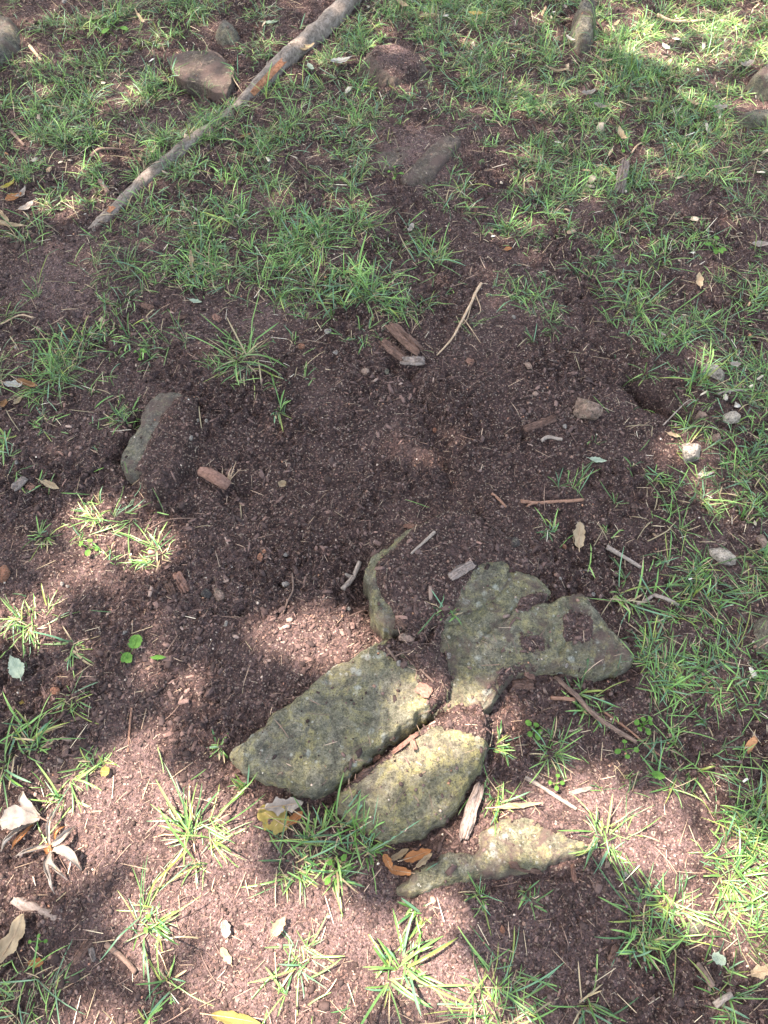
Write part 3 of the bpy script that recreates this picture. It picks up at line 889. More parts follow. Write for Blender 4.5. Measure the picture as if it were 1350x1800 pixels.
twig([(310,1380-12),(318,1390),(330,1402)], .0020, .0016, 'twig_grey', 'thin_twig', 'thin pale stalk in the sunny soil left of the pointed slab tip')
twig([(1110,270),(1120,258),(1135,250)], .0030, .0024, 'twig_pale', 'twig', 'straw-coloured stalk in grass beside the crumpled pale leaf')
twig([(880,75),(905,82),(930,78)], .0030, .0024, 'twig_pale', 'twig', 'straw-coloured stalk in the grass at the top, right of centre')
twig([(1155,28),(1185,42),(1240,38)], .0070, .0040, 'twig_pale', 'twig', 'forked tan stick in the grass near the top right', side=([(1190,44),(1210,36)],))
twig([(60,560),(35,560),(2,572)], .0026, .0018, 'twig_pale', 'twig', 'pale stalk in bare soil at the left edge')

# ------------------------------------------------------------------ bark and wood pieces
def wood_piece(p0, p1, wpx, thick, mat, name, label, cat='wood piece', lift=0.0, seed=0, end_lift=0.0, cup=0.0, ragged=0.34, tag_=True, group='bark and wood pieces'):
    a, b = P3(*p0), P3(*p1)
    a.z += thick * .4 + lift; b.z += thick * .4 + lift + end_lift
    s = (SC(p0[1]) + SC(p1[1])) / 2
    wd = wpx / s / 2
    ax = (b - a); L = ax.length; ax.normalize()
    side = ax.cross(Vector((0, 0, 1))).normalized(); up = side.cross(ax)
    nu, nv = 34, 12
    V, gr = [], []
    for layer in (1, -1):
        for i in range(nu):
            u = i / (nu - 1)
            for j in range(nv):
                v = j / (nv - 1) * 2 - 1
                e0 = ragged * L * .35 * mnoise.noise(Vector((v * 3.1, seed * 2.3, 0)))
                e1 = ragged * L * .35 * mnoise.noise(Vector((v * 3.1, seed * 2.3, 7)))
                uu = e0 + u * (L + e1 - e0)
                wprof = (1 + .25 * mnoise.noise(Vector((u * 3.5, seed, 3 + (v > 0) * 5)))) * (0.70 + 0.30 * math.sin(math.pi * min(1, max(0, u))) ** .5)
                ridge = mnoise.noise(Vector((u * 2.2, v * 5.5 + seed, 1))) * thick * .55 + mnoise.noise(Vector((u * 9, v * 9 + seed, 2))) * thick * .32
                hz = layer * thick * .5 * (1 - abs(v) ** 3 * .75) * (1 - (abs(2 * u - 1) ** 8) * .6) + (ridge if layer > 0 else 0)
                p = a + ax * uu + side * v * wd * wprof + up * (hz + cup * wd * v * v)
                V.append(p); gr.append((u * 3, v * 5 + seed, layer))
    n = nu * nv; Fc = []
    for i in range(nu - 1):
        for j in range(nv - 1):
            q = i * nv + j
            Fc.append((q, q + 1, q + nv + 1, q + nv)); Fc.append((n + q, n + q + nv, n + q + nv + 1, n + q + 1))
    for i in range(nu - 1):
        for j in (0, nv - 1):
            q = i * nv + j
            f = (q, q + nv, n + q + nv, n + q); Fc.append(f if j == 0 else f[::-1])
    for j in range(nv - 1):
        for i in (0, nu - 1):
            q = i * nv + j
            f = (q, n + q, n + q + 1, q + 1); Fc.append(f if i == 0 else f[::-1])
    ob = py_mesh(name, V, Fc, M[mat])
    at = ob.data.attributes.new('grain', 'FLOAT_VECTOR', 'POINT')
    at.data.foreach_set('vector', np.array(gr, np.float32).ravel())
    recentre(ob, a)
    if tag_: tag(ob, label, cat, group)
    return ob

wood_piece((686,578),(738,628), 24, .012, 'bark', 'bark_piece', 'largest brown bark piece of the heap in mid soil, lying on top', lift=.012, seed=2, end_lift=.006, cup=-.3)
wood_piece((671,602),(712,634), 20, .010, 'bark', 'bark_piece', 'narrow brown bark piece tucked under the left side of the largest one', lift=.003, seed=5)
wood_piece((706,637),(746,638), 20, .013, 'bark_grey', 'bark_piece', 'short knobbly grey bark piece below the two brown ones', lift=.002, seed=8)
wood_piece((842,1380),(812,1478), 22, .014, 'bark_grey', 'wood_stick', 'weathered grey-brown wood splinter lying between the middle and front slabs', seed=12, ragged=.25, lift=.003)
wood_piece((921,757),(977,736), 15, .010, 'bark', 'bark_piece', 'dark curved bark strip left of the pinkish brown stone', seed=17)
wood_piece((1096,292),(1088,338), 19, .020, 'bark_grey', 'wood_stump', 'weathered split wood stub sticking out of the grass at upper right', seed=19, lift=.01, end_lift=-.02)
wood_piece((733,1207),(757,1222), 22, .005, 'bark_red', 'bark_chip', 'square reddish bark chip lying on the slab junction', seed=23, ragged=.05, lift=.002)
wood_piece((790,1017),(832,992), 18, .005, 'bark_grey', 'wood_flake', 'silvery wood flake on the soil above the forked slab', seed=27, lift=.003)
wood_piece((902,1196),(938,1204), 22, .008, 'bark', 'bark_chip', 'black-brown bark chip in soil under the forked slab', seed=29)
wood_piece((923,1180),(940,1188), 14, .006, 'bark_red', 'bark_chip', 'orange-brown bark chip above the black-brown one under the forked slab', seed=31)
wood_piece((25,862),(46,842), 16, .010, 'bark_grey', 'wood_flake', 'dark grey wood flake in soil at the left edge', seed=33)
wood_piece((48,860-6),(62,862), 13, .009, 'bark_red', 'bark_chip', 'reddish bark chip right of the grey flake at the left edge', seed=34)
wood_piece((250,538),(272,546), 12, .008, 'bark', 'bark_chip', 'dark bark chip in the mulch between grass at left', seed=36)
wood_piece((303,562),(330,556), 9, .007, 'bark', 'bark_chip', 'narrow dark bark strip in mulch below the pale upright blade', seed=37)
wood_piece((375,555),(388,566), 12, .008, 'bark_red', 'bark_chip', 'red-brown cube-like chip in soil above the star tuft', seed=38)
wood_piece((311,1010),(328,1042), 18, .010, 'bark_red', 'bark_chip', 'reddish-brown bark chunk left of the dark round pebble', seed=40)
wood_piece((295,1025),(305,1045), 14, .010, 'bark', 'bark_chip', 'dark bark chunk touching the reddish-brown one', seed=41)
wood_piece((820,630+3),(832,640), 12, .008, 'bark_red', 'bark_chip', 'reddish chip in crumbly soil right of the root strand', seed=43)
wood_piece((133,1690),(160,1650), 20, .008, 'bark', 'bark_piece', 'twisted brown bark piece in shade at lower left', seed=45, cup=-.5)
wood_piece((160,1666),(166,1690), 10, .006, 'bark_grey', 'wood_flake', 'thin grey wood flake beside the twisted bark piece', seed=46)
wood_piece((895,1520),(955,1532), 14, .006, 'bark', 'bark_piece', 'dark bark strip under the lip of the front slab', seed=48)
wood_piece((1010,1545+5),(1006,1520), 9, .005, 'bark_red', 'bark_chip', 'slim brown chip in the rounded shadow below the front slab', seed=49)
wood_piece((722,1298),(730,1320), 10, .008, 'bark_red', 'bark_chip', 'brown chip wedged in the crack between the two big slabs', seed=51, lift=.008)
wood_piece((655,1340),(668,1322), 8, .006, 'bark_red', 'bark_chip', 'thin red chip lower in the crack between the two big slabs', seed=52, lift=.006)
wood_piece((1070,1690),(1082,1662), 11, .006, 'bark', 'bark_chip', 'dark upright chip in bare soil near the bottom right', seed=53, lift=.004)
wood_piece((1000,1420-25),(1040,1385), 8, .004, 'bark_grey', 'wood_flake', 'thin wood sliver above the front slab, right of the bleached stick', seed=55)
wood_piece((690,1325),(735,1290), 8, .005, 'bark_red', 'bark_piece', 'long reddish splinter lying along the crack between the two big slabs', seed=56, lift=.004)
wood_piece((735,930-3),(710,925), 9, .006, 'bark_red', 'bark_chip', 'rusty bark chip at the top rim of the ledge', seed=57)
wood_piece((698,1088),(715,1100), 15, .007, 'bark', 'bark_chip', 'brown chip on the soil at the foot of the ledge', seed=58)
# root stub with a frayed pale end
st = empty('root_stub', P3(378, 848))
tag(st, 'thick red-brown root stub with a frayed pale end, left of centre in the bare soil', 'root')
o_ = -Vector(st.location)
pts = [P3(352,832,.008) + o_, P3(368,838,.012) + o_, P3(385,848,.014) + o_, P3(402,860,.012) + o_]
tube('stem', pts, [.010, .0145, .0145, .0135], 'bark_red', st, 24, 14, .16, 4)
for k in range(9):
    a_ = P3(398 + random.uniform(-6, 8), 856 + random.uniform(-8, 8), .014) + o_
    b_ = P3(402 + random.uniform(-14, 32), 850 + random.uniform(-30, 14), .012 + random.random() * .02) + o_
    tube('frayed_fibre', [a_, (a_ + b_) / 2 + Vector((0, 0, .004)), b_], [.0016, .0006], 'twig_pale', st, 8, 5, .2, k)

# ------------------------------------------------------------------ leaves
def leaf(px, py, Lpx, Wpx, rot, mat, label, shape='oval', curl=0.6, bend=0.3, twist=0.0, lift=0.004, roll=0.0, stem=True, name='dead_leaf', cat='leaf',
         group='fallen leaves', parent=None, pitch=0.0, seed=None):
    """rot: direction of the tip in the picture, degrees, 0 = right, 90 = up"""
    p = P3(px, py, lift)
    s = SC(py); L = Lpx / s; W = Wpx / s / 2
    sd_ = px * .37 + py * .11 if seed is None else seed
    nu, nv = 30, 13
    V, gr = [], []
    for i in range(nu):
        u = i / (nu - 1)
        if shape == 'oval': w = math.sin(math.pi * u ** .8) ** .8
        elif shape == 'round': w = math.sqrt(max(0, 1 - (2 * u - 1) ** 2)) ** .9
        elif shape == 'serrated': w = math.sin(math.pi * u ** .75) ** .85 * (1 + .10 * ((u * 11) % 1 - .5) * 2)
        elif shape == 'lobed': w = math.sin(math.pi * u ** .9) ** .5 * (0.80 + .16 * math.cos(u * 2 * math.pi * 2.6 + .5) + .22 * mnoise.noise(Vector((u * 9, sd_, 2))))
        elif shape == 'strap': w = min(1, u * 9, (1 - u) * 3.0) ** .6
        else: w = math.sin(math.pi * u) ** .5 * (.85 + .3 * mnoise.noise(Vector((u * 5, sd_, 0))))
        for j in range(nv):
            v = j / (nv - 1) * 2 - 1
            edge_n = 1 + .38 * mnoise.noise(Vector((u * 6, (v > 0) * 5 + sd_, 4))) + .16 * mnoise.noise(Vector((u * 21, (v > 0) * 5 + sd_, 6)))
            x = (u - .5) * L + .05 * L * mnoise.noise(Vector((v * 2, sd_, 7))); y = v * W * w * edge_n
            # curl across the width
            cr = curl * (1 + .5 * mnoise.noise(Vector((u * 3, sd_, 9))))
            if abs(cr) > 1e-3:
                ang = v * w * cr * 1.6; rr_ = W / (cr * 1.6)
                y2 = math.sin(ang) * rr_ * edge_n; z2 = (1 - math.cos(ang)) * rr_ * edge_n
            else: y2, z2 = y, 0
            z3 = z2 + bend * L * ((u - .5) ** 2) * 2 + .06 * W * 2 * mnoise.noise(Vector((u * 4, v * 2.5, sd_))) + .02 * W * mnoise.noise(Vector((u * 13, v * 8, sd_)))
            t = twist * (u - .5)
            yy = y2 * math.cos(t) - z3 * math.sin(t); zz = y2 * math.sin(t) + z3 * math.cos(t)
            V.append(Vector((x, yy, zz))); gr.append((u * 7 + abs(v) * -1.6, v * 2, sd_))
    Fc = [(i * nv + j, (i + 1) * nv + j, (i + 1) * nv + j + 1, i * nv + j + 1) for i in range(nu - 1) for j in range(nv - 1)]
    Mx = Matrix.Rotation(R(rot), 4, 'Z') @ Matrix.Rotation(R(-pitch), 4, 'Y') @ Matrix.Rotation(R(roll), 4, 'X')
    V = [Mx @ v for v in V]
    zmin = min(v.z for v in V)
    V = [v - Vector((0, 0, zmin)) for v in V]
    if parent is None:
        rt = empty(name, p)
        tag(rt, label, cat, group)
        loc = Vector((0, 0, 0)); par = rt
    else:
        rt = None; par = parent; loc = p - Vector(parent.location)
    ob = py_mesh('leaf_blade', [v + loc for v in V], Fc, M[mat], par)
    at = ob.data.attributes.new('grain', 'FLOAT_VECTOR', 'POINT')
    at.data.foreach_set('vector', np.array(gr, np.float32).ravel())
    if stem:
        mid = [V[i * nv + nv // 2] + loc + Vector((0, 0, .0004)) for i in range(0, nu - 3, 4)]
        d = (V[nv // 2] - V[2 * nv + nv // 2]).normalized()
        tip = V[nv // 2] + loc + d * L * .22; tip.z = max(tip.z, loc.z + .001)
        mm = {'leaf_green': 'leaf_green', 'leaf_mint': 'leaf_mint'}.get(mat, 'twig_pale')
        k = max(0.35, min(1, L / .07))
        stem_ob = tube('leaf_stem', [tip] + mid, [.0011 * k, .0009 * k, .0004 * k], mm, par, 20, 6, .1, 1)
    return rt

def ribbon(par, c, tip, wpx, mat, arch=.012, curl=1.0, base_w=.25, seed=0, side=0.0, name='leaf_lobe'):
    """one dried lobe that rolls in along its length, from the leaf's heart c to its tip"""
    a, b = P3(*c, .010), P3(*tip, .004)
    off = -Vector(par.location)
    d = b - a; L = d.length; d.normalize()
    sd_v = d.cross(Vector((0, 0, 1))).normalized()
    W = wpx / SC(c[1]) / 2
    nu, nv = 30, 11; V, gr = [], []
    for i in range(nu):
        u = i / (nu - 1)
        w = (base_w + (1 - base_w) * sstep(0, .45, u)) * (1 - .75 * sstep(.72, 1.0, u)) * (1 + .30 * mnoise.noise(Vector((u * 5, seed, 0))) + .12 * mnoise.noise(Vector((u * 17, seed, 3))))
        ctr = a + d * (L * u) + sd_v * side * L * math.sin(math.pi * u) + Vector((0, 0, arch * math.sin(math.pi * u) + .004 * mnoise.noise(Vector((u * 4, seed, 8)))))
        cr = curl * (.5 + .9 * u)
        tw = .9 * mnoise.noise(Vector((u * 1.6, seed, 5)))
        for j in range(nv):
            v = j / (nv - 1) * 2 - 1
            ed = 1 + .16 * mnoise.noise(Vector((u * 15, (v > 0) * 4 + seed, 9)))
            an = v * cr * 1.9; rr_ = W * w / max(cr * 1.9, .05)
            y = math.sin(an) * rr_ * ed; z = (1 - math.cos(an)) * rr_ * ed
            yy = y * math.cos(tw) - z * math.sin(tw); zz = abs(y * math.sin(tw)) + z * math.cos(tw)
            V.append(ctr + sd_v * yy + Vector((0, 0, zz)) + off); gr.append((u * 6 - abs(v), v * 2, seed))
    Fc = [(i * nv + j, (i + 1) * nv + j, (i + 1) * nv + j + 1, i * nv + j + 1) for i in range(nu - 1) for j in range(nv - 1)]
    ob = py_mesh(name, V, Fc, M[mat], par)
    at = ob.data.attributes.new('grain', 'FLOAT_VECTOR', 'POINT'); at.data.foreach_set('vector', np.array(gr, np.float32).ravel())
    tube('leaf_vein', [a + off + Vector((0, 0, .0005)), V[int(nu * .5) * nv + nv // 2] + Vector((0, 0, .0006)), V[(nu - 2) * nv + nv // 2] + Vector((0, 0, .0006))], [.0009, .0004], 'twig_pale', par, 12, 5, .1, seed)
lc = empty('dead_leaf', P3(66, 1440)); tag(lc, 'bleached three-lobed dead leaf, upper left one of the curled pair at lower left', 'leaf', 'fallen leaves')
ribbon(lc, (74,1438), (2,1446), 40, 'leaf_white', .020, .45, .3, 1)
ribbon(lc, (72,1436), (40,1392), 22, 'leaf_white', .022, .8, .3, 2)
ribbon(lc, (68,1444), (4,1498), 20, 'leaf_white', .014, 1.3, .4, 3, .08)
ribbon(lc, (64,1450), (22,1494), 12, 'leaf_orange', .008, .8, .3, 4)
tube('leaf_stem', [P3(74,1438,.012) + -lc.location, P3(88,1445,.012) + -lc.location, P3(104,1450,.003) + -lc.location], [.0014,.0012], 'twig', lc, 12, 6, .1, 2)
lc = empty('dead_leaf', P3(95, 1490)); tag(lc, 'bleached dead leaf rolled into six claw-like lobes round a rusty heart at lower left', 'leaf', 'fallen leaves')
for k, (tp, w_, ar, cu, sdv) in enumerate((((28,1506),17,.012,1.3,0),((110,1416),16,.022,1.1,-.06),((134,1452),20,.018,.9,.18),((144,1530),24,.022,.8,-.20),((120,1548),16,.018,1.2,.05),((98,1572),20,.014,1.4,.04))):
    ribbon(lc, (92 + (3 if k > 2 else 0), 1488 + (6 if k > 2 else 0)), tp, w_, 'leaf_white', ar, cu, .35, 10 + k, sdv)
ribbon(lc, (90,1482), (93,1508), 14, 'leaf_orange', .010, .6, .6, 20)
ribbon(lc, (100,1478), (118,1452), 9, 'leaf_orange', .018, .8, .6, 21)
leaf(502,1418,66,30,8,'leaf_white','white-grey torn leaf right under the pointed slab', 'lobed', .25, .2, lift=.014, roll=8)
leaf(483,1440,62,44,150,'leaf_olive','olive brown rounded leaf below the white-grey torn one', 'round', .3, .3, lift=.003)
leaf(520,1440,34,20,40,'leaf_orange','golden brown curled leaf at the right side of the olive one', 'oval', .9, .4, lift=.008)
leaf(703,1503,36,18,30,'leaf_tan','cream toothed leaf edge at the left of the orange leaves by the front slab', 'serrated', .9, .3, lift=.008)
leaf(732,1505,52,20,18,'leaf_orange','orange-brown folded leaf between middle and front slabs', 'oval', .7, .3, lift=.01)
leaf(745,1514,36,14,38,'leaf_tan','narrow cream toothed leaf overlapping the orange folded one', 'serrated', .9, .3, lift=.018)
leaf(703,1532,40,20,170,'leaf_orange','bright orange leaf scrap just above the left tip of the front slab', 'other', .6, .4, lift=.006)
leaf(681,1515,26,16,120,'leaf_orange','small peach leaf scrap leftmost of the orange leaves by the front slab', 'other', .6, .4, lift=.008)
leaf(27,1650,80,40,70,'leaf_tan','tan oak-like leaf with dark spots at the lower left edge', 'lobed', .3, .3, lift=.01)
leaf(66,1692,28,15,0,'leaf_orange','small rust leaf right below the tan oak-like leaf', 'oval', .5, .3)
leaf(1336,1707,50,24,10,'leaf_tan','ochre leaf cut off by the right edge near the bottom', 'lobed', .4, .3, lift=.01)
leaf(418,1790,90,22,-8,'leaf_olive','long yellow-green leaf at the bottom edge left of centre', 'oval', .5, .2, lift=.008)
leaf(33,1176,50,26,125,'leaf_mint','pale green toothed leaf with its stem, near the left edge', 'serrated', .25, .2, lift=.012, name='fresh_leaf')
leaf(242,1133,26,24,80,'leaf_green','round bright green leaf alone on the mulch, upper of a pair', 'round', .25, .2, lift=.014, name='fresh_leaf')
leaf(226,1160,24,20,-40,'leaf_green','duller green angular leaf below the round bright one', 'serrated', .2, .2, lift=.008, name='fresh_leaf')
leaf(280,1158,9,26,90,'leaf_green','narrow bright green leaf on mulch right of the round one', 'oval', .2, .2, lift=.008, name='fresh_leaf')
leaf(52,680,44,16,-20,'leaf_brown','curled chestnut leaf in grass at the left edge', 'oval', .9, .3, lift=.008)
leaf(26,680,34,18,-10,'leaf_grey','silvery leaf overlapped by the curled chestnut one', 'other', .6, .3, lift=.006)
leaf(34,707,20,12,60,'leaf_tan','small tan leaf under the chestnut one at the left edge', 'oval', .7, .3)
leaf(9,712,18,15,80,'leaf_brown','small brown leaf at the left edge under the silvery one', 'oval', .7, .3)
leaf(90,856,40,14,-25,'leaf_tan','pinkish-tan pointed leaf in dark soil at left', 'oval', .7, .1)
leaf(1226,500,36,15,80,'leaf_tan','cream-yellow leaf lying upright in grass at right', 'oval', .6, .2, lift=.012)
leaf(1333,436,34,15,5,'leaf_white','pale veined leaf at the right edge, a third of the way down', 'oval', .6, .3, lift=.01)
leaf(1017,945,52,24,80,'leaf_tan','tan mottled leaf in bare soil above the forked slab lobe', 'other', .35, .2, lift=.006)
leaf(892,440,16,9,20,'leaf_orange','tiny orange leaf in sparse grass right of centre', 'oval', .5, .2)
leaf(722,405,22,12,70,'leaf_white','small white leaf scrap in bare soil at upper centre', 'other', .6, .3, lift=.006)
leaf(1090,252,34,16,105,'leaf_tan','crumpled cream leaf in grass above the weathered wood stub', 'other', .9, .6, lift=.02)
leaf(1030,165+14,26,16,20,'leaf_white','pale leaf in grass right of the top centre, upper of two', 'other', .8, .4, lift=.02)
leaf(1052,196,22,14,150,'leaf_white','pale leaf in grass right of the top centre, lower of two', 'other', .8, .4, lift=.02)
leaf(1165,97,20,12,110,'leaf_mint','mint white leaf in thick grass at upper right', 'oval', .5, .3, lift=.025)
leaf(1175,78,22,9,-40,'leaf_tan','cream narrow leaf above the mint one in thick grass', 'oval', .5, .3, lift=.025)
leaf(1308,125,28,18,30,'leaf_white','cream leaf scrap by the right edge stones, uppermost', 'other', .6, .4, lift=.02)
leaf(1262,197,24,18,10,'leaf_white','white crumpled leaf in grass left of the low flat edge stone', 'other', .8, .4, lift=.02)
leaf(1218,188,18,10,-30,'leaf_tan','small cream leaf left of the white crumpled one', 'oval', .8, .4, lift=.02)
leaf(912,1418,84,10,5,'leaf_tan','long narrow cream leaf arching over the top of the front slab', 'oval', .6, .12, lift=.012)
leaf(1255,1685,24,19,-20,'leaf_mint','blue-green round leaf in grass at lower right', 'round', .3, .2, lift=.02, name='fresh_leaf')
leaf(1153,1366,24,15,-15,'leaf_green','bright green spoon-shaped leaf at right, below the long twig', 'oval', .3, .2, lift=.014, name='fresh_leaf')
leaf(339,466,34,8,88,'leaf_tan','pale blade-like leaf standing upright in grass at left', 'strap', .4, .1, lift=.004, pitch=45)
leaf(492,1628,36,22,55,'leaf_tan','dry cream leaf scrap in sunny soil below the big grass clump', 'serrated', .5, .3, lift=.012)
leaf(398,1633,28,22,110,'leaf_white','bright white leaf scrap on sunlit soil at lower left of centre', 'other', .5, .3, lift=.006)
leaf(398,1680,32,16,130,'leaf_tan','dull tan leaf scrap below the bright white one', 'other', .3, .2, lift=.003)
leaf(476,38,26,10,15,'leaf_mint','pale leaf on bare soil near the top, left of the root', 'oval', .5, .2)
leaf(600,115,38,17,20,'leaf_grey','silver-grey toothed leaf beside the domed soil-covered stone', 'serrated', .35, .3, lift=.014)
leaf(535,95,38,22,5,'leaf_tan','cream curled leaf just right of the scraped root, larger of two', 'other', .9, .5, lift=.015)
leaf(547,125,22,10,-60,'leaf_mint','narrow pale leaf below the cream curled one right of the root', 'oval', .5, .3, lift=.012)
leaf(707,18,32,12,-45,'leaf_tan','tan narrow leaf at the top edge right of the root', 'oval', .7, .3, lift=.015)
leaf(742,108,16,9,-60,'leaf_tan','small tan leaf on the right flank of the domed stone', 'oval', .7, .3, lift=.005)
leaf(167,38,38,13,5,'leaf_tan','cream wrinkled leaf on soil near the top left', 'other', .8, .4, lift=.008)
leaf(250,42,34,9,-60,'leaf_tan','thin tan folded leaf near the top, right of the wrinkled one', 'oval', .9, .3, lift=.012)
leaf(20,335,30,11,50,'leaf_yellow','bright yellow curled leaf at the left edge', 'oval', .7, .4, lift=.014)
leaf(27,352,30,20,40,'leaf_orange','orange-brown leaf under the yellow curled one', 'oval', .5, .3, lift=.006)
leaf(41,348,32,13,70,'leaf_white','white curled leaf right of the orange-brown one at the left edge', 'oval', .7, .5, lift=.012)
leaf(50,370,30,18,50,'leaf_white','white leaf lowest in the bunch at the left edge', 'other', .4, .3, lift=.012)
leaf(20,402,56,12,-10,'leaf_tan','straw-coloured long leaf below the bunch at the left edge', 'strap', .8, .2, lift=.01)
leaf(12,390,40,9,-50,'leaf_tan','thin straw leaf crossing the long one at the left edge', 'strap', .8, .2, lift=.014)
leaf(345,532,24,9,-15,'leaf_mint','pale green scrap below the upright pale blade', 'oval', .4, .2)
leaf(1162,596-4,14,6,-40,'leaf_white','small white sliver in grass above the flat pale stone', 'oval', .4, .2, lift=.01)
leaf(1288,648,18,14,0,'leaf_white','ragged white scrap in grass right of the flat pale stone', 'other', .5, .3, lift=.015)
leaf(1183,790-35+12,2+22,9,-20,'leaf_tan','brown-grey narrow leaf above left of the chunky cream stone', 'oval', .5, .2)
leaf(1238,836,30,10,10,'leaf_grey','silvery narrow leaf right below the chunky cream stone', 'oval', .6, .2)
leaf(1050,812,30,12,-10,'leaf_mint','folded pale green blade scrap in soil right of the bare patch', 'oval', .5, .2, lift=.006)
leaf(497,854,14,20,60,'leaf_tan','pinkish crumpled scrap in bare soil right of the root stub', 'other', .9, .5, lift=.004)
leaf(36,1336-104,32,18,15,'leaf_olive','dull yellow-green leaf flat on sunny soil at the left edge', 'oval', .2, .2)
leaf(188,1358,16,18,0,'leaf_olive','small olive round leaf above the sunny soil at lower left', 'round', .3, .2, lift=.01)
leaf(433,247,24,9,35,'leaf_brown','small purple-brown leaf in grass right of the root', 'oval', .6, .2, lift=.012)
leaf(925,180-8,18,9,0,'leaf_tan','small tan leaf scrap in grass above centre right', 'oval', .8, .4, lift=.02)
leaf(980,135,36,8,5,'leaf_tan','cream narrow leaf in grass under the dark upright stone, left', 'strap', .8, .4, lift=.02)
leaf(1058,118,30,8,-20,'leaf_tan','cream narrow leaf in grass under the dark upright stone, right', 'strap', .8, .4, lift=.02)
leaf(1080,54,22,9,50,'leaf_tan','cream curled leaf right of the dark upright stone', 'oval', .8, .4, lift=.02)
leaf(992,20,12,7,100,'leaf_white','tiny white leaf left of the dark upright stone', 'oval', .8, .4, lift=.02)
leaf(1000,80,22,8,-50,'leaf_grey','grey leaf scrap at the foot of the dark upright stone', 'oval', .8, .4, lift=.02)
leaf(835,35,12,30,80,'leaf_olive','dull olive leaf standing in the grass at the top centre', 'oval', .3, .2, lift=.02)

# ------------------------------------------------------------------ grass
GREENS = np.array([(0.072,0.190,0.042),(0.098,0.245,0.058),(0.125,0.295,0.075),(0.040,0.125,0.040),(0.090,0.225,0.125),(0.170,0.345,0.090)])
def blades(root_xy, az, length, lean, curve, width, cols, name, mat, parent=None, S=6, lift=0.0, origin=None, floor=True):
    n = len(az)
    if n == 0: return None
    rz = top_z(root_xy[:, 0], root_xy[:, 1]) - 0.002 + lift
    x = root_xy[:, 0].copy(); y = root_xy[:, 1].copy(); z = rz.copy()
    rows = []
    hk = (np.abs(np.sin(az * 91.7)) * 10) % 1
    kink = np.where(hk < .28, .5 + 1.3 * hk / .28, 0); kt = .35 + .4 * ((hk * 37) % 1)
    for k in range(S + 1):
        t = k / S
        th = lean + curve * t + kink * (t > kt)
        azk = az + 0.35 * t * np.sin(az * 7)
        if k:
            st_ = length / S
            x = x + np.sin(th) * np.cos(azk) * st_; y = y + np.sin(th) * np.sin(azk) * st_; z = z + np.cos(th) * st_
            if floor: z = np.maximum(z, top_z(x, y) + 0.0015 + 0.001 * (az % .7))
        w = width * (0.75 + 0.5 * t) * np.sqrt(np.clip(1 - t ** 2.6, 0.012, 1)) * .5
        px_, py_ = -np.sin(azk), np.cos(azk)
        tw = 0.5 * np.sin(az * 13) * t
        fold = w * .55
        l = np.stack([x - px_ * w, y - py_ * w, z + w * tw], -1)
        c = np.stack([x + np.cos(azk) * np.cos(th) * 0 , y, z - fold], -1)
        r = np.stack([x + px_ * w, y + py_ * w, z - w * tw], -1)
        rows.append(np.stack([l, c, r], 1))
    V = np.stack(rows, 1)                       # n, S+1, 3, 3
    V = V.reshape(-1, 3)
    base = (np.arange(n) * (S + 1) * 3)[:, None, None]
    kk = np.arange(S)[None, :, None] * 3
    jj = np.arange(2)[None, None, :]
    q = base + kk + jj
    F = np.stack([q, q + 1, q + 4, q + 3], -1).reshape(-1, 4)
    t = np.linspace(0, 1, S + 1)[None, :, None, None]
    C = cols[:, None, None, :] * (0.75 + 0.35 * t)
    # paler sheath at the foot
    foot = np.clip(1 - t * 5, 0, 1) * .5
    C = C * (1 - foot) + np.array([0.30, 0.28, 0.16]) * foot
    C = np.broadcast_to(C, (n, S + 1, 3, 3)).reshape(-1, 3)
    if origin is not None: V = V - np.array(origin)
    ob = np_mesh(name, V, F, M[mat], C, parent=parent)
    return ob

def tuft_params(cx, cy, rad, nb, hgt, rg, dry=0.15, spread=1.0, bright=1.0, broad=1.0):
    """a tuft is a handful of shoots, each a fan of a few blades with its own lean"""
    ns_ = max(2, int(nb / 4.5))
    sa = rg.random(ns_) * 2 * math.pi; sr = rad * np.sqrt(rg.random(ns_)) * 1.7
    sh = rg.integers(0, ns_, nb)
    sl = np.clip(rg.normal(.35, .3, ns_) * spread, .0, 1.2)
    saz = sa + rg.normal(0, 1.1, ns_)
    xy = np.stack([cx + np.cos(sa[sh]) * sr[sh] + rg.normal(0, .003, nb), cy + np.sin(sa[sh]) * sr[sh] + rg.normal(0, .003, nb)], -1)
    az = saz[sh] + rg.normal(0, 1.05, nb)
    L = hgt * np.clip(rg.gamma(3.4, .20, nb), .15, 1.4)
    flat_ = 0.0 if broad < 1.26 and spread < 1.15 else .22
    lean = flat_ + np.clip(sl[sh] + np.abs(rg.normal(0, .32, nb)) * spread, .02, 1.45)
    curve = rg.uniform(.0, 1.6, nb) * np.clip(1.5 - lean, .3, 1)
    wd = rg.uniform(.0013, .0034, nb) * broad * np.clip(L / hgt + .35, .6, 1.2)
    g = GREENS[rg.integers(0, len(GREENS), nb)] * rg.uniform(.75, 1.35, (nb, 1)) * bright
    d = rg.random(nb) < dry
    g[d] = np.array([0.36, 0.29, 0.17]) * rg.uniform(.7, 1.2, (d.sum(), 1)); L[d] *= .7
    yl = rg.random(nb) < .08
    g[yl] = np.array([0.20, 0.27, 0.06]) * rg.uniform(.8, 1.2, (yl.sum(), 1)) * bright
    return xy, az, L, lean, curve, wd, g

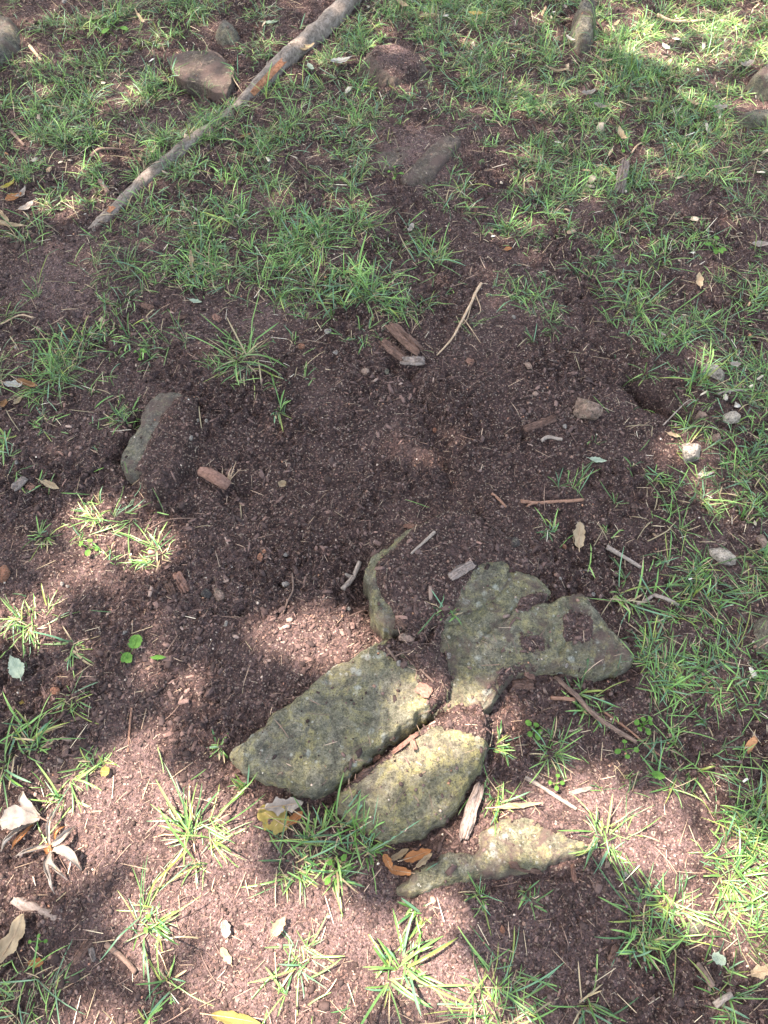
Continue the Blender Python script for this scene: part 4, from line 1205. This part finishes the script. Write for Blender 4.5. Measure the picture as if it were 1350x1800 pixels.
# single tufts one can point at: px, py, spread radius px, blades, length px, label, options
TUFTS = [
 (432,632,14,30,98,'star-shaped tuft of broad blades alone in the bare soil left of centre',dict(spread=1.8,broad=1.9)),
 (488,722,8,9,42,'sparse bluish tuft in bare soil below the star-shaped one',dict(spread=1.7,broad=1.4)),
 (345,1480,26,46,105,'large sunlit tuft with long radiating blades in the sunny soil at lower left',dict(spread=1.5,broad=1.5)),
 (528,1682,12,24,95,'spidery sunlit tuft near the bottom, left of centre',dict(spread=1.7,broad=1.4)),
 (700,1712,16,30,115,'broad-bladed dark green tuft near the bottom centre',dict(spread=1.4,broad=1.9)),
 (262,1622,14,26,110,'dark tuft of long thin blades in the shade at lower left',dict(spread=1.3,broad=1.3)),
 (298,1732,8,12,90,'small flat tuft with one long level blade near the bottom left',dict(spread=1.8,broad=1.5)),
 (1062,1472,12,26,72,'blue-green tuft in the sun right behind the front slab',dict(spread=1.5,broad=1.3)),
 (845,1582,8,15,56,'small dark tuft directly below the front slab',dict(spread=1.5,broad=1.2)),
 (932,1578,8,13,48,'small bright tuft right of the dark one below the front slab',dict(spread=1.4,broad=1.3)),
 (1120,1655,16,36,80,'dense dark tuft at the right rim of the rounded shadow',dict(spread=1.4,broad=1.4)),
 (1185,1600,16,30,80,'sprawling tuft above right of the rounded shadow',dict(spread=1.6,broad=1.3)),
 (272,975,14,28,55,'sunlit yellowish tuft on the mulch at left',dict(spread=1.5,broad=1.2,bright=1.15)),
 (60,1085,16,30,70,'long-bladed tuft leaning left at the left edge, half in sun',dict(spread=1.6,broad=1.3)),
 (785,1072,9,10,46,'small tuft of curved blades growing out of the soil on the slabs',dict(spread=1.3,broad=1.2)),
 (967,932,8,14,36,'tiny bright tuft in soil left of the tan mottled leaf',dict(spread=1.2,broad=1.2,bright=1.08)),
 (1122,530,16,46,58,'dense upright tuft at the right rim of the bare soil',dict(spread=1.0,broad=1.1)),
 (108,648,20,50,62,'thick tuft at the left edge above the chestnut leaf',dict(spread=1.2,broad=1.1)),
 (192,583,14,32,34,'short clipped tuft with straw-coloured ends at left',dict(spread=1.3,broad=1.3,dry=.4)),
 (660,500,24,34,62,'broad-bladed sprawling tuft at the upper rim of the bare soil',dict(spread=1.5,broad=1.9)),
 (600,535,9,12,44,'small tuft left of the broad-bladed one at the rim of bare soil',dict(spread=1.4,broad=1.4)),
 (590,1490,34,70,95,'big lush clump just under the pointed and middle slabs',dict(spread=1.3,broad=1.5)),
 (520,1500,26,46,75,'lighter left neighbour of the big clump under the slabs',dict(spread=1.4,broad=1.4,dry=.2)),
 (1150,1185,22,55,62,'short mossy-looking tuft at the right tip of the forked slab',dict(spread=1.0,broad=1.0)),
 (1025,1235,14,22,58,'bright tuft with broad blades crossed by the long brown twig',dict(spread=1.5,broad=1.9)),
 (972,1320,14,30,66,'fine bluish tuft left below the long brown twig',dict(spread=1.2,broad=1.0)),
 (1290,1545,22,48,62,'sunlit yellow-green tuft at the lower right edge of the grass',dict(spread=1.4,broad=1.2,bright=1.08)),
 (1322,1450,20,46,85,'tall dark tuft at the right edge above the sunlit one',dict(spread=1.1,broad=1.2)),
 (30,1775,46,80,120,'large dark clump filling the bottom left corner',dict(spread=1.4,broad=1.2)),
 (870,1775,40,80,115,'sunlit yellow-green clump of long blades at the bottom edge',dict(spread=1.6,broad=1.2,bright=1.08)),
 (1030,1760,10,14,110,'loose tuft with one tall blade near the bottom, right of centre',dict(spread=1.3,broad=1.3)),
 (30,1320,24,32,90,'broad bright tuft at the left edge, level with the pointed slab tip',dict(spread=1.4,broad=1.8,bright=1.05)),
 (165,1345,10,15,58,'small bright tuft in the mulch left of the pointed slab',dict(spread=1.4,broad=1.6,bright=1.05)),
 (380,1312,7,9,48,'small dark tuft touching the left tip of the pointed slab',dict(spread=1.5,broad=1.4)),
 (120,1140,9,14,62,'tuft with one thick level blade left of the round green leaf',dict(spread=1.5,broad=1.8)),
 (125,1232,9,16,58,'thin shaded tuft in mulch below the orange round pebble',dict(spread=1.5,broad=1.2)),
 (72,745,12,18,34,'small tuft bitten into a white-tipped arc at the far left',dict(spread=1.5,broad=1.3,dry=.3)),
 (14,780,8,10,44,'little tuft of three broad blades at the left edge in dark soil',dict(spread=1.3,broad=1.6)),
 (218,735,12,24,40,'flattened tuft left of the grey stone edge',dict(spread=1.5,broad=1.1)),
 (80,945-5,8,20,42,'small tuft by the sunny mulch at far left',dict(spread=1.4,broad=1.1)),
 (170,900,12,24,42,'sunlit pale tuft at the upper left of the mulch',dict(spread=1.3,broad=1.1,bright=1.08,dry=.25)),
 (1098,1030+20,12,16,70,'spread tuft with a long blade reaching over the forked slab lobe',dict(spread=1.5,broad=1.7)),
 (1150,1130,10,14,80,'tuft of long drooping blades right of the forked slab',dict(spread=1.5,broad=1.6)),
 (640,1490,8,12,66,'thin tuft hugging the left side of the middle slab',dict(spread=1.3,broad=1.2)),
 (868,1305,9,12,52,'bright small tuft at the right of the sunny soil on the slabs',dict(spread=1.5,broad=1.4,bright=1.05)),
 (870,1400,12,18,48,'small tuft between the wood splinter and the front slab',dict(spread=1.5,broad=1.2)),
 (740,1600,8,9,50,'wispy tuft in soil below the left tip of the front slab',dict(spread=1.6,broad=1.4)),
 (432,1385,6,9,60,'thin upright tuft under the left part of the pointed slab',dict(spread=.9,broad=1.1)),
]
for i, (px, py, rpx, nb, lpx, lb, kw) in enumerate(TUFTS):
    p = P3(px, py); s = SC(py)
    rg = np.random.default_rng(1000 + i)
    a = tuft_params(p.x, p.y, rpx / s, int(nb * 2.3), lpx / s * (.74 if py > 1550 else .84), rg, **{**kw, 'dry': kw.get('dry', .22), 'broad': kw.get('broad', 1) * (.66 if nb > 10 else .85)})
    ob = blades(*a, 'grass_tuft', 'grass', origin=p)
    ob.location = p
    tag(ob, lb, 'grass tuft', 'single grass tufts in and around the bare soil')

# single long blades, bent over on the soil, as in the photograph
DENS = ["134453215677646778","355632363147667775","565554666357676765","674556653112666665","366556653125566544","123667764223555454",
        "112355655312333444","322211223410122555","452113310000013455","333100100000002455","211000000000001456","111100000000012466",
        "012210010000113566","111200010000013676","221100000000002765","231000000000003656","222100000000233556","222110000003333567",
        "232111000002322356","111221110001111135","111121110011111133","121321122112201334","221211221222201543","552222233234423334"]
DM = np.array([[int(c) for c in r[:18]] for r in DENS], float)
def dens_at(x, y):
    """grass density from the tallied cells of the place"""
    c, s = math.cos(R(PITCH)), math.sin(R(PITCH))
    dz = -CH
    zc = y * c - dz * s; yc = y * s + dz * c
    zc = np.maximum(zc, .3)
    px = 675 + FPX * x / zc; py = 900 - FPX * yc / zc
    u = np.clip(px / 75 - .5, 0, 16.999); v = np.clip(py / 75 - .5, 0, 22.999)
    i = u.astype(int); j = v.astype(int); a = u - i; b = v - j
    return DM[j, i] * (1 - a) * (1 - b) + DM[j, i + 1] * a * (1 - b) + DM[j + 1, i] * (1 - a) * b + DM[j + 1, i + 1] * a * b

# hold-out discs where stones, the root and big pieces must stay clear
HOLD = [(r.P, None) for r in ROCKS.values()]
rootline = [(p.x, p.y) for p, r_ in rp]
def clear(x, y, pad=0.0):
    ok = np.ones(x.shape, bool)
    for r in ROCKS.values():
        m = near(r.P, x, y, .02)
        if m.any(): ok[m] &= sdf(r.P, x[m], y[m]) < pad
    ok &= linedist(rootline[:5], x, y) > 0.030
    ok &= linedist(rootline[8:12], x, y) > 0.008
    ok &= linedist(GROOVES[0][0], x, y) > 0.022
    for q in LS:
        if max(q[2], q[3]) > 24:
            a_, b_ = G(q[0], q[1]); r_ = max(q[2], q[3]) / SC(q[1]) * .75
            ok &= (x - a_) ** 2 + (y - b_ + r_ * .5) ** 2 > r_ * r_
    return ok

rg = np.random.default_rng(5)
X0, X1, Y0, Y1 = -2.0, 2.0, -.33, 3.4
ncand = 14500
tx = rg.uniform(X0, X1, ncand); ty = rg.uniform(Y0, Y1, ncand)
inview = np.abs(tx) < (0.62 + 0.30 * (ty + .3)) + .35
d = dens_at(tx, ty)
clump = fbm(tx * 7, ty * 7, 2, 201)
nearf = np.where((ty < .75) & (tx < .42), .10, 1.0)
keep = inview & (rg.random(ncand) < nearf * np.clip((d / 9.0) ** 1.3 * (.95 + 3.4 * clump), 0, 1)) & clear(tx, ty)
tx, ty, d = tx[keep], ty[keep], d[keep]
parts = []
for x, y, dd in zip(tx, ty, d):
    big = rg.random()
    nb = int(7 + 42 * big ** 1.8 * (0.4 + dd / 9))
    h = rg.uniform(.033, .080) * (0.7 + .45 * big)
    parts.append(tuft_params(x, y, .006 + .022 * big, nb, h, rg, dry=.10, spread=rg.uniform(.9, 1.5), broad=rg.uniform(.5, 1.0), bright=rg.uniform(.65, 1.3)))
# loose single blades between tufts
ns = 9000
sx = rg.uniform(X0, X1, ns); sy = rg.uniform(Y0, Y1, ns)
k = (rg.random(ns) < np.where((sy < .75) & (sx < .42), .5, 1) * np.clip((dens_at(sx, sy) + .12) / 9, 0, 1)) & clear(sx, sy, .01) & (np.abs(sx) < .97 + .3 * (sy + .3))
sx, sy = sx[k], sy[k]; ns = len(sx)
g = GREENS[rg.integers(0, 6, ns)] * rg.uniform(.7, 1.4, (ns, 1))
dr = rg.random(ns) < .35; g[dr] = np.array([.36, .30, .18]) * rg.uniform(.6, 1.2, (dr.sum(), 1))
parts.append((np.stack([sx, sy], -1), rg.random(ns) * 6.283, rg.uniform(.025, .075, ns), rg.uniform(.6, 1.45, ns), rg.uniform(.1, .9, ns), rg.uniform(.0012, .003, ns), g))
cat_ = [np.concatenate([p[i] for p in parts]) for i in range(7)]
gob = blades(*cat_, 'grass', 'grass')
tag(gob, 'short green grass growing in patches over the soil', 'grass', kind='stuff')
print('blades', len(cat_[1]))

# ------------------------------------------------------------------ small broad-leaved weeds
def weed(px, py, n, lpx, wpx, label, shape='round', spread=1.0, col=(.09, .25, .04), name='weed'):
    p = P3(px, py); s = SC(py)
    rt = empty(name, p); tag(rt, label, 'weed', 'small broad-leaved weeds')
    for k in range(n):
        a = k / n * 6.283 + random.uniform(-.4, .4)
        r_ = lpx / s * random.uniform(.35, .9) * spread
        tip = Vector((math.cos(a) * r_, math.sin(a) * r_, random.uniform(.006, .022)))
        tube('stalk', [Vector((0, 0, -.002)), tip * .5 + Vector((0, 0, .006)), tip], [.0008, .0006], 'leaf_green', rt, 8, 5, .05, k)
        L = lpx / s * random.uniform(.6, 1.1) * .8; W = wpx / s * .38
        V, gr = [], []
        for i in range(9):
            u = i / 8
            w = math.sqrt(max(0, 1 - (2 * u - 1) ** 2)) if shape == 'round' else math.sin(math.pi * u ** .8) * (1 + .2 * math.cos(u * 18))
            for j in range(5):
                v = j / 4 * 2 - 1
                V.append(tip + Matrix.Rotation(a, 3, 'Z') @ Vector((u * L, v * W * w, .25 * W * abs(v) - .15 * L * u * u)))
                gr.append((u * 5, v, k))
        Fc = [(i * 5 + j, (i + 1) * 5 + j, (i + 1) * 5 + j + 1, i * 5 + j + 1) for i in range(8) for j in range(4)]
        ob = py_mesh('leaf_blade', V, Fc, M['leaf_green'], rt)
        at = ob.data.attributes.new('grain', 'FLOAT_VECTOR', 'POINT'); at.data.foreach_set('vector', np.array(gr, np.float32).ravel())
weed(1127,1277,8,13,12,'clover-like weed with tiny round leaves right of the long brown twig')
weed(938,1285,5,16,13,'little weed with paired oval leaves below the forked slab')
weed(160,967,4,14,13,'small bright weed in the sunny mulch at left')
weed(592,1530,5,20,13,'lobed bright weed sprig at the lower edge of the big clump','lobed')
weed(1255,440,6,16,13,'bright leafy weed in thin grass at upper right','lobed')
weed(976,1380,4,11,10,'tiny bright weed sprig above the bleached stick')
weed(1096,1318,4,14,12,'small weed with two oval leaves right below the end of the long twig')
weed(203,53,3,20,14,'broad yellow-green seedling in grass near the top left')
weed(146,594,4,12,7,'small upright bright seedling in soil at left','lobed')
weed(72,1655,4,10,8,'tiny seedling in shade beside the tan oak-like leaf')
weed(695,312,4,10,8,'tiny bright weed on the split stone plate')
weed(1095,262,3,10,8,'small seedling beside the crumpled cream leaf in the upper grass')
weed(248,628,4,10,8,'little dark weed in the mulch above the grey stone edge')
weed(272,1625,3,14,14,'bright heart-leaved seedling inside the dark lower left tuft')

# ------------------------------------------------------------------ crumbs, chips, fibres
def scatter(n, rg, bias=1.0, bare=True, sunny=None):
    """positions over the visible ground, denser where it is bare"""
    y = Y0 + (3.35 - Y0) * rg.random(n * 3) ** bias
    x = rg.uniform(-1, 1, n * 3) * (0.75 + 0.31 * (y + .3))
    if bare:
        k = rg.random(n * 3) < np.clip(1.15 - dens_at(x, y) / 9, .2, 1)
        x, y = x[k][:n], y[k][:n]
    else: x, y = x[:n], y[:n]
    return x, y

def instances(name, TV, TF, x, y, size, stretch, yaw, tilt, cols, mat, sink, label, cat, jitter=.25, rg=None, lay=True):
    n = len(x); k = len(TV)
    V = np.broadcast_to(TV, (n, k, 3)).copy()
    if jitter: V = V * (1 + jitter * rg.normal(0, 1, (n, k, 1)).clip(-1.5, 1.5))
    V = V * (size[:, None, None] * stretch[:, None, :])
    ct, st_ = np.cos(tilt)[:, None], np.sin(tilt)[:, None]
    X = V[..., 0] * ct + V[..., 2] * st_; Z = -V[..., 0] * st_ + V[..., 2] * ct; Y = V[..., 1]
    cy, sy = np.cos(yaw)[:, None], np.sin(yaw)[:, None]
    A = X * cy - Y * sy; B = X * sy + Y * cy
    # lie along the local slope
    e = .006
    gxs = (top_z(x + e, y) - top_z(x - e, y)) / (2 * e); gys = (top_z(x, y + e) - top_z(x, y - e)) / (2 * e)
    gxs = np.clip(gxs, -.8, .8); gys = np.clip(gys, -.8, .8)
    zz = top_z(x, y) + sink
    P = np.stack([A + x[:, None], B + y[:, None], Z + zz[:, None] + (A * gxs[:, None] + B * gys[:, None] if lay else 0)], -1)
    F = (TF[None] + (np.arange(n) * k)[:, None, None]).reshape(-1, TF.shape[1])
    C = np.repeat(cols, k, 0)
    ob = np_mesh(name, P.reshape(-1, 3), F, M[mat], C, smooth=False)
    return tag(ob, label, cat, kind='stuff')

OCT = np.array([(1,0,0),(0,1,0),(-1,0,0),(0,-1,0),(0,0,1),(0,0,-1),(.6,.6,.5),(-.6,-.6,.4)], float)
_, _F = ico(1)
IC1, ICF1 = ico(1)
def pal(rg, n, colors, weights, var=.3):
    c = np.array(colors)[rg.choice(len(colors), n, p=np.array(weights) / sum(weights))]
    return c * rg.uniform(1 - var, 1 + var, (n, 1))

rg = np.random.default_rng(21)
# crumbs of soil
n = 80000
x, y = scatter(n, rg, 1.25); n = len(x)
rk = smoothness(x, y)
k = rg.random(n) < (1 - .45 * rk); 
zt = top_z(x, y); onrock = zt > gz(x, y) + .004
k &= ~onrock | (rg.random(n) < .10)
x, y = x[k], y[k]; n = len(x)
sz = .0009 + .0040 * rg.random(n) ** 4.2
instances('soil_crumbs', IC1, ICF1, x, y, sz, np.stack([np.ones(n), rg.uniform(.6, 1, n), rg.uniform(.5, .9, n)], -1), rg.random(n) * 6.28, rg.normal(0, .4, n),
          pal(rg, n, [(.060,.043,.038),(.095,.068,.060),(.135,.098,.088),(.19,.125,.10),(.040,.029,.026)], [4,4,2.5,1,2]), 'crumb', sz * .25, 'loose dark crumbs of soil over the bare ground', 'soil', .16, rg)
n = 1000
x, y = scatter(n, rg, 1.2); n = len(x)
k = (rg.random(n) < 1 - .9 * smoothness(x, y)) & (top_z(x, y) <= gz(x, y) + .004)
x, y = x[k], y[k]; n = len(x)
sz = .0030 + .0075 * rg.random(n) ** 2.6
CLV, CLF = ico(2)
instances('soil_clods', CLV, CLF, x, y, sz, np.stack([np.ones(n), rg.uniform(.6, 1, n), rg.uniform(.45, .8, n)], -1), rg.random(n) * 6.28, rg.normal(0, .4, n),
          pal(rg, n, [(.060,.043,.040),(.090,.064,.058),(.045,.032,.029)], [4,3,2]), 'crumb', sz * .1, 'dark lumps of soil half sunk in the bare ground', 'soil', .13, rg)
# a few paler grit grains
n = 2600
x, y = scatter(n, rg, 1.2, False); n = len(x)
sz = .0009 + .0022 * rg.random(n) ** 3
instances('grit', IC1, ICF1, x, y, sz, np.stack([np.ones(n), rg.uniform(.6, 1, n), rg.uniform(.5, .9, n)], -1), rg.random(n) * 6.28, rg.normal(0, .4, n),
          pal(rg, n, [(.55,.50,.43),(.40,.33,.27),(.36,.20,.13),(.28,.15,.11)], [2,3,2,2]), 'crumb', sz * .3, 'scattered pale and rusty grit on the soil', 'grit', .15, rg)
# flat bark mulch chips: a bent six-sided flake
FL = np.array([(-1,-.7,.0),(-.2,-1,.12),(.9,-.8,0),(1,.5,-.04),(.1,1,.10),(-.9,.8,.02)], float)
FLV = np.concatenate([FL + [0,0,.12], FL * [1.05,1.05,1] - [0,0,.12]])
tris = []
for a, b, c in ((0,1,5),(1,4,5),(1,2,4),(2,3,4)):
    tris += [(a, b, c), (a + 6, c + 6, b + 6)]
for a in range(6):
    b = (a + 1) % 6; tris += [(a, a + 6, b), (b, a + 6, b + 6)]
FLF = np.array(tris)
WP = [G(*q) for q in ((300,1050),(560,1120),(350,1240),(640,1020),(250,1180),(400,900),(230,560),(850,1040),(730,1060),(650,1350),(120,1300),(900,1190),(700,680),(1000,700),(130,780),(780,1440))]
def mulch(x, y):
    s = np.zeros(x.shape)
    for q in WP: s = np.maximum(s, np.exp(-((x - q[0]) ** 2 + (y - q[1]) ** 2) / .022))
    return s
n = 72000
x, y = scatter(n, rg, 1.35); n = len(x)
mu = mulch(x, y)
k = rg.random(n) < (.22 + .78 * mu) * (1 - .5 * smoothness(x, y))
onrock = top_z(x, y) > gz(x, y) + .004
k &= ~onrock | (rg.random(n) < .06)
x, y, mu = x[k], y[k], mu[k]; n = len(x)
sz = (.0012 + .0052 * rg.random(n) ** 4.6) * (.75 + .5 * mu)
instances('bark_mulch', FLV, FLF, x, y, sz, np.stack([np.ones(n) * rg.uniform(1, 2.0, n), rg.uniform(.2, .75, n), rg.uniform(.5, 1.2, n)], -1), rg.random(n) * 6.28, rg.normal(0, .28, n),
          pal(rg, n, [(.075,.050,.045),(.105,.070,.062),(.145,.095,.082),(.22,.135,.110),(.045,.032,.030),(.25,.185,.155)], [4,4,2.2,.35,4,.5]), 'chip', .0004 + sz * .08, 'small bark mulch chips mixed into the soil', 'mulch', .16, rg)
# fibres and straw: short thin slivers
SL = np.array([(-1,-.05,0),(-1,.05,0),(-.3,-.06,.06),(-.3,.06,.06),(.4,-.05,.05),(.4,.05,.05),(1,-.03,0),(1,.03,0)], float)
SLV = np.concatenate([SL, SL - [0,0,.06]])
q = []
for a in (0, 2, 4):
    q += [(a, a + 2, a + 3, a + 1), (a + 8, a + 9, a + 11, a + 10), (a, a + 8, a + 10, a + 2), (a + 1, a + 3, a + 11, a + 9)]
SLF = np.array(q)
n = 34000
x, y = scatter(n, rg, 1.3, False); n = len(x)
onrock = top_z(x, y) > gz(x, y) + .004
k = ~onrock | (rg.random(n) < .15)
x, y = x[k], y[k]; n = len(x)
sz = .0018 + .011 * rg.random(n) ** 5.0
instances('dry_fibres', SLV, SLF, x, y, sz, np.stack([np.ones(n), .55 * (.006 / sz) ** .6, .5 * (.006 / sz) ** .6], -1), rg.random(n) * 6.28, rg.normal(0, .10, n),
          pal(rg, n, [(.30,.20,.15),(.42,.32,.23),(.52,.44,.33),(.20,.125,.10),(.13,.09,.075)], [3,2,.9,4,3]), 'straw', .0016, 'short dry straw and root fibres scattered on the soil', 'straw', 0, rg)
# fine curling root hairs
n = 1500
x, y = scatter(n, rg, 1.2, True); n = len(x)
hg = pal(rg, n, [(.24,.16,.12),(.40,.30,.22),(.13,.09,.075)], [3,2,3])
hb = blades(np.stack([x, y], -1), rg.random(n) * 6.283, .012 + .055 * rg.random(n) ** 2, rg.uniform(1.35, 1.6, n), rg.uniform(-.2, .3, n), rg.uniform(.0007, .0016, n), hg, 'root_hairs', 'straw')
tag(hb, 'fine dry rootlets curling over the bare soil', 'roots', kind='stuff')
# thatch under the grass
n = 15000
x = rg.uniform(X0, X1, n); y = rg.uniform(Y0, Y1, n)
k = (rg.random(n) < np.clip(dens_at(x, y) / 9, 0, 1)) & (np.abs(x) < .9 + .31 * (y + .3)) & clear(x, y)
x, y = x[k], y[k]; n = len(x)
sz = .008 + .020 * rg.random(n) ** 1.8
instances('dry_thatch', SLV, SLF, x, y, sz, np.stack([np.ones(n), .9 * (.010 / sz) ** .8, .5 * (.010 / sz)], -1), rg.random(n) * 6.28, rg.normal(0, .20, n),
          pal(rg, n, [(.36,.29,.19),(.48,.41,.29),(.26,.19,.13),(.60,.56,.45)], [3,2,3,.8]), 'straw', .004, 'dead straw-coloured thatch lying under the grass', 'dry grass', 0, rg)

n = 2600
x = rg.uniform(X0, X1, n); y = rg.uniform(Y0, Y1, n)
k = (rg.random(n) < np.clip((dens_at(x, y) - 1.5) / 7, 0, 1) ** 1.3 * (.35 + .65 * sstep(-.2, 1.0, x + .45 * (y - 1.8)))) & (np.abs(x) < .9 + .31 * (y + .3)) & clear(x, y)
x, y = x[k], y[k]; n = len(x)
sz = .004 + .011 * rg.random(n) ** 2.2
instances('leaf_litter', FLV, FLF, x, y, sz, np.stack([np.ones(n), rg.uniform(.25, .7, n), rg.uniform(.25, .6, n) * (.006 / sz) ** .6], -1), rg.random(n) * 6.28, rg.normal(0, .45, n),
          pal(rg, n, [(.50,.46,.37),(.42,.35,.26),(.54,.52,.46),(.34,.24,.16),(.40,.20,.10)], [3,3,1.6,2,.4]), 'chip', .006, 'crumbled pale leaf fragments lying in the grass', 'leaf litter', .22, rg)

# ------------------------------------------------------------------ unseen tree beyond the left edge, its leaves thinned to set the sun patches
LIT = [(580,1125,88,50,1),(500,1112,60,34,.9),(185,925,66,58,.8),(265,968,52,42,.75),(130,1000,70,46,.6),(28,1085,58,44,.9),(95,1200,60,54,.5),(235,1090,50,34,.35),
       (335,1230,56,54,.65),(270,1290,56,46,.6),(210,1425,128,74,1),(345,1500,80,76,1),(400,1445,62,76,1),(50,1430,66,56,.9),(115,1500,48,52,.9),(330,1590,120,66,.85),(270,1220,40,60,.5),
       (470,1640,110,62,1),(330,1680,100,56,.8),(610,1690,100,76,1),(500,1750,110,62,1),(790,1650,90,70,.9),(900,1765,120,56,1),(690,1605,90,44,.8),(390,1740,80,56,.7),(570,1590,70,50,.6),
       (805,1282,84,58,1),(742,1335,50,28,.6),(680,1400,70,46,.35),(850,1235,44,26,.5),(945,1460,140,56,1),(1040,1425,90,60,1),(1110,1490,92,70,1),(1175,1570,80,54,1),(1070,1540,90,50,1),
       (1200,1440,80,44,.5),(1325,1555,52,58,1),(1300,1640,70,56,.8),(345,630,36,16,.45),(735,790,60,30,.28),(1265,60,180,90,.55),(1330,170,70,60,.5),(780,1720,70,50,.6),(1120,60,80,40,.35),
       (620,1150,60,24,.5),(30,1560,54,40,.5),(160,1790,90,44,.5),(1180,1790,90,36,.4),(1210,800,50,36,.4),(1250,655,50,36,.35),(1290,900,50,60,.25),(590,80,80,70,.2),(1000,180,90,60,.25),(400,60,80,40,.15),(1240,1250,60,80,.2)]
LIT = [(*G(a, b), rx / SC(b) * 1.28, ry / SC(b) / .93 * 1.26, min(1, v * 1.18)) for a, b, rx, ry, v in LIT]
DARK = [(1030,1652,140,118),(930,1655,110,90),(1130,1700,110,90),(1010,1730,110,60)]
DARK = [(*G(a, b), rx / SC(b), ry / SC(b) / .9) for a, b, rx, ry in DARK]
def lit(x, y):
    s = .012 + .155 * sstep(1.25, 2.2, y) * (1 + .9 * fbm(x * 1.7, y * 1.7, 2, 401)) + .05 * sstep(-.3, -1.0, x) + .05 * sstep(.5, 1.3, x) * sstep(0, .8, y)
    for cx, cy, rx, ry, v in LIT:
        q = ((x - cx) / rx) ** 2 + ((y - cy) / ry) ** 2
        s = np.maximum(s, v * (1 - sstep(.55, 1.45, q)))
    return np.clip(s, 0, 1)
rg = np.random.default_rng(3)
nl = 76000
gxr = rg.uniform(-2.6, 2.6, nl); gyr = rg.uniform(-1.3, 4.2, nl); hh = rg.uniform(4.2, 7.0, nl)
od = -np.log(np.clip(lit(gxr, gyr), .012, .995)) / -math.log(.012)
k = rg.random(nl) < od
gxr, gyr, hh = gxr[k], gyr[k], hh[k]
sx_, sy_ = sdir.x / sdir.z, sdir.y / sdir.z
lx_, ly_ = gxr + sx_ * hh, gyr + sy_ * hh
# unseen low leaves added to cast the crisp rounded shadow of the camera's holder
nb_ = 2600
bx = rg.uniform(-.3, .9, nb_) ; by = rg.uniform(-.35, .75, nb_)
kk = np.zeros(nb_, bool)
for cx, cy, rx, ry in DARK: kk |= ((bx - cx) / rx) ** 2 + ((by - cy) / ry) ** 2 < .86
bx, by = bx[kk], by[kk]; bh = rg.uniform(2.2, 2.5, len(bx))
lx_ = np.concatenate([lx_, bx + sx_ * bh]); ly_ = np.concatenate([ly_, by + sy_ * bh]); hh = np.concatenate([hh, bh])
n = len(lx_)
LV = np.array([(-1,0,0),(-.35,-.42,.08),(.4,-.38,.08),(1,0,-.1),(.4,.38,.08),(-.35,.42,.08)], float)
LFc = np.array([(0,1,5),(1,2,4),(1,4,5),(2,3,4)])
V = np.broadcast_to(LV, (n, 6, 3)) * rg.uniform(.040, .062, (n, 1, 1))
tl = rg.normal(0, .45, n); yw = rg.random(n) * 6.28
X = V[..., 0] * np.cos(tl)[:, None] + V[..., 2] * np.sin(tl)[:, None]; Z = -V[..., 0] * np.sin(tl)[:, None] + V[..., 2] * np.cos(tl)[:, None]
A = X * np.cos(yw)[:, None] - V[..., 1] * np.sin(yw)[:, None]; B = X * np.sin(yw)[:, None] + V[..., 1] * np.cos(yw)[:, None]
P = np.stack([A + lx_[:, None], B + ly_[:, None], Z + hh[:, None]], -1).reshape(-1, 3)
tb = Vector((-5.6, 3.6, 0))
tree = empty('unseen_tree', tb)
tag(tree, 'unseen leafy tree beyond the left of the picture, its boughs shaped to dapple the ground', 'tree')
Fl = (LFc[None] + (np.arange(n) * 6)[:, None, None]).reshape(-1, 3)
C = np.repeat(GREENS[rg.integers(0, 6, n)] * .8, 6, 0)
np_mesh('shaped_crown', P - np.array(tb), Fl, M['canopy'], C, parent=tree)  # also holds the added low leaves
tube('trunk', [Vector((0,0,-.2)), Vector((.1,-.1,2)), Vector((.4,-.3,4)), Vector((1.0,-.6,5.8))], [.30,.22,.18,.14], 'root', tree, 30, 16, .08, 2)
for k in range(9):
    e = Vector((random.uniform(.8, 4.6), random.uniform(-5, 1.6), random.uniform(5.2, 6.6)))
    s0 = Vector((.4, -.3, 4)).lerp(Vector((1, -.6, 5.8)), random.random())
    tube('limb', [s0, s0.lerp(e, .5) + Vector((0, 0, .4)), e], [.07, .04, .012], 'root', tree, 16, 8, .1, k)
print('canopy leaves', n)
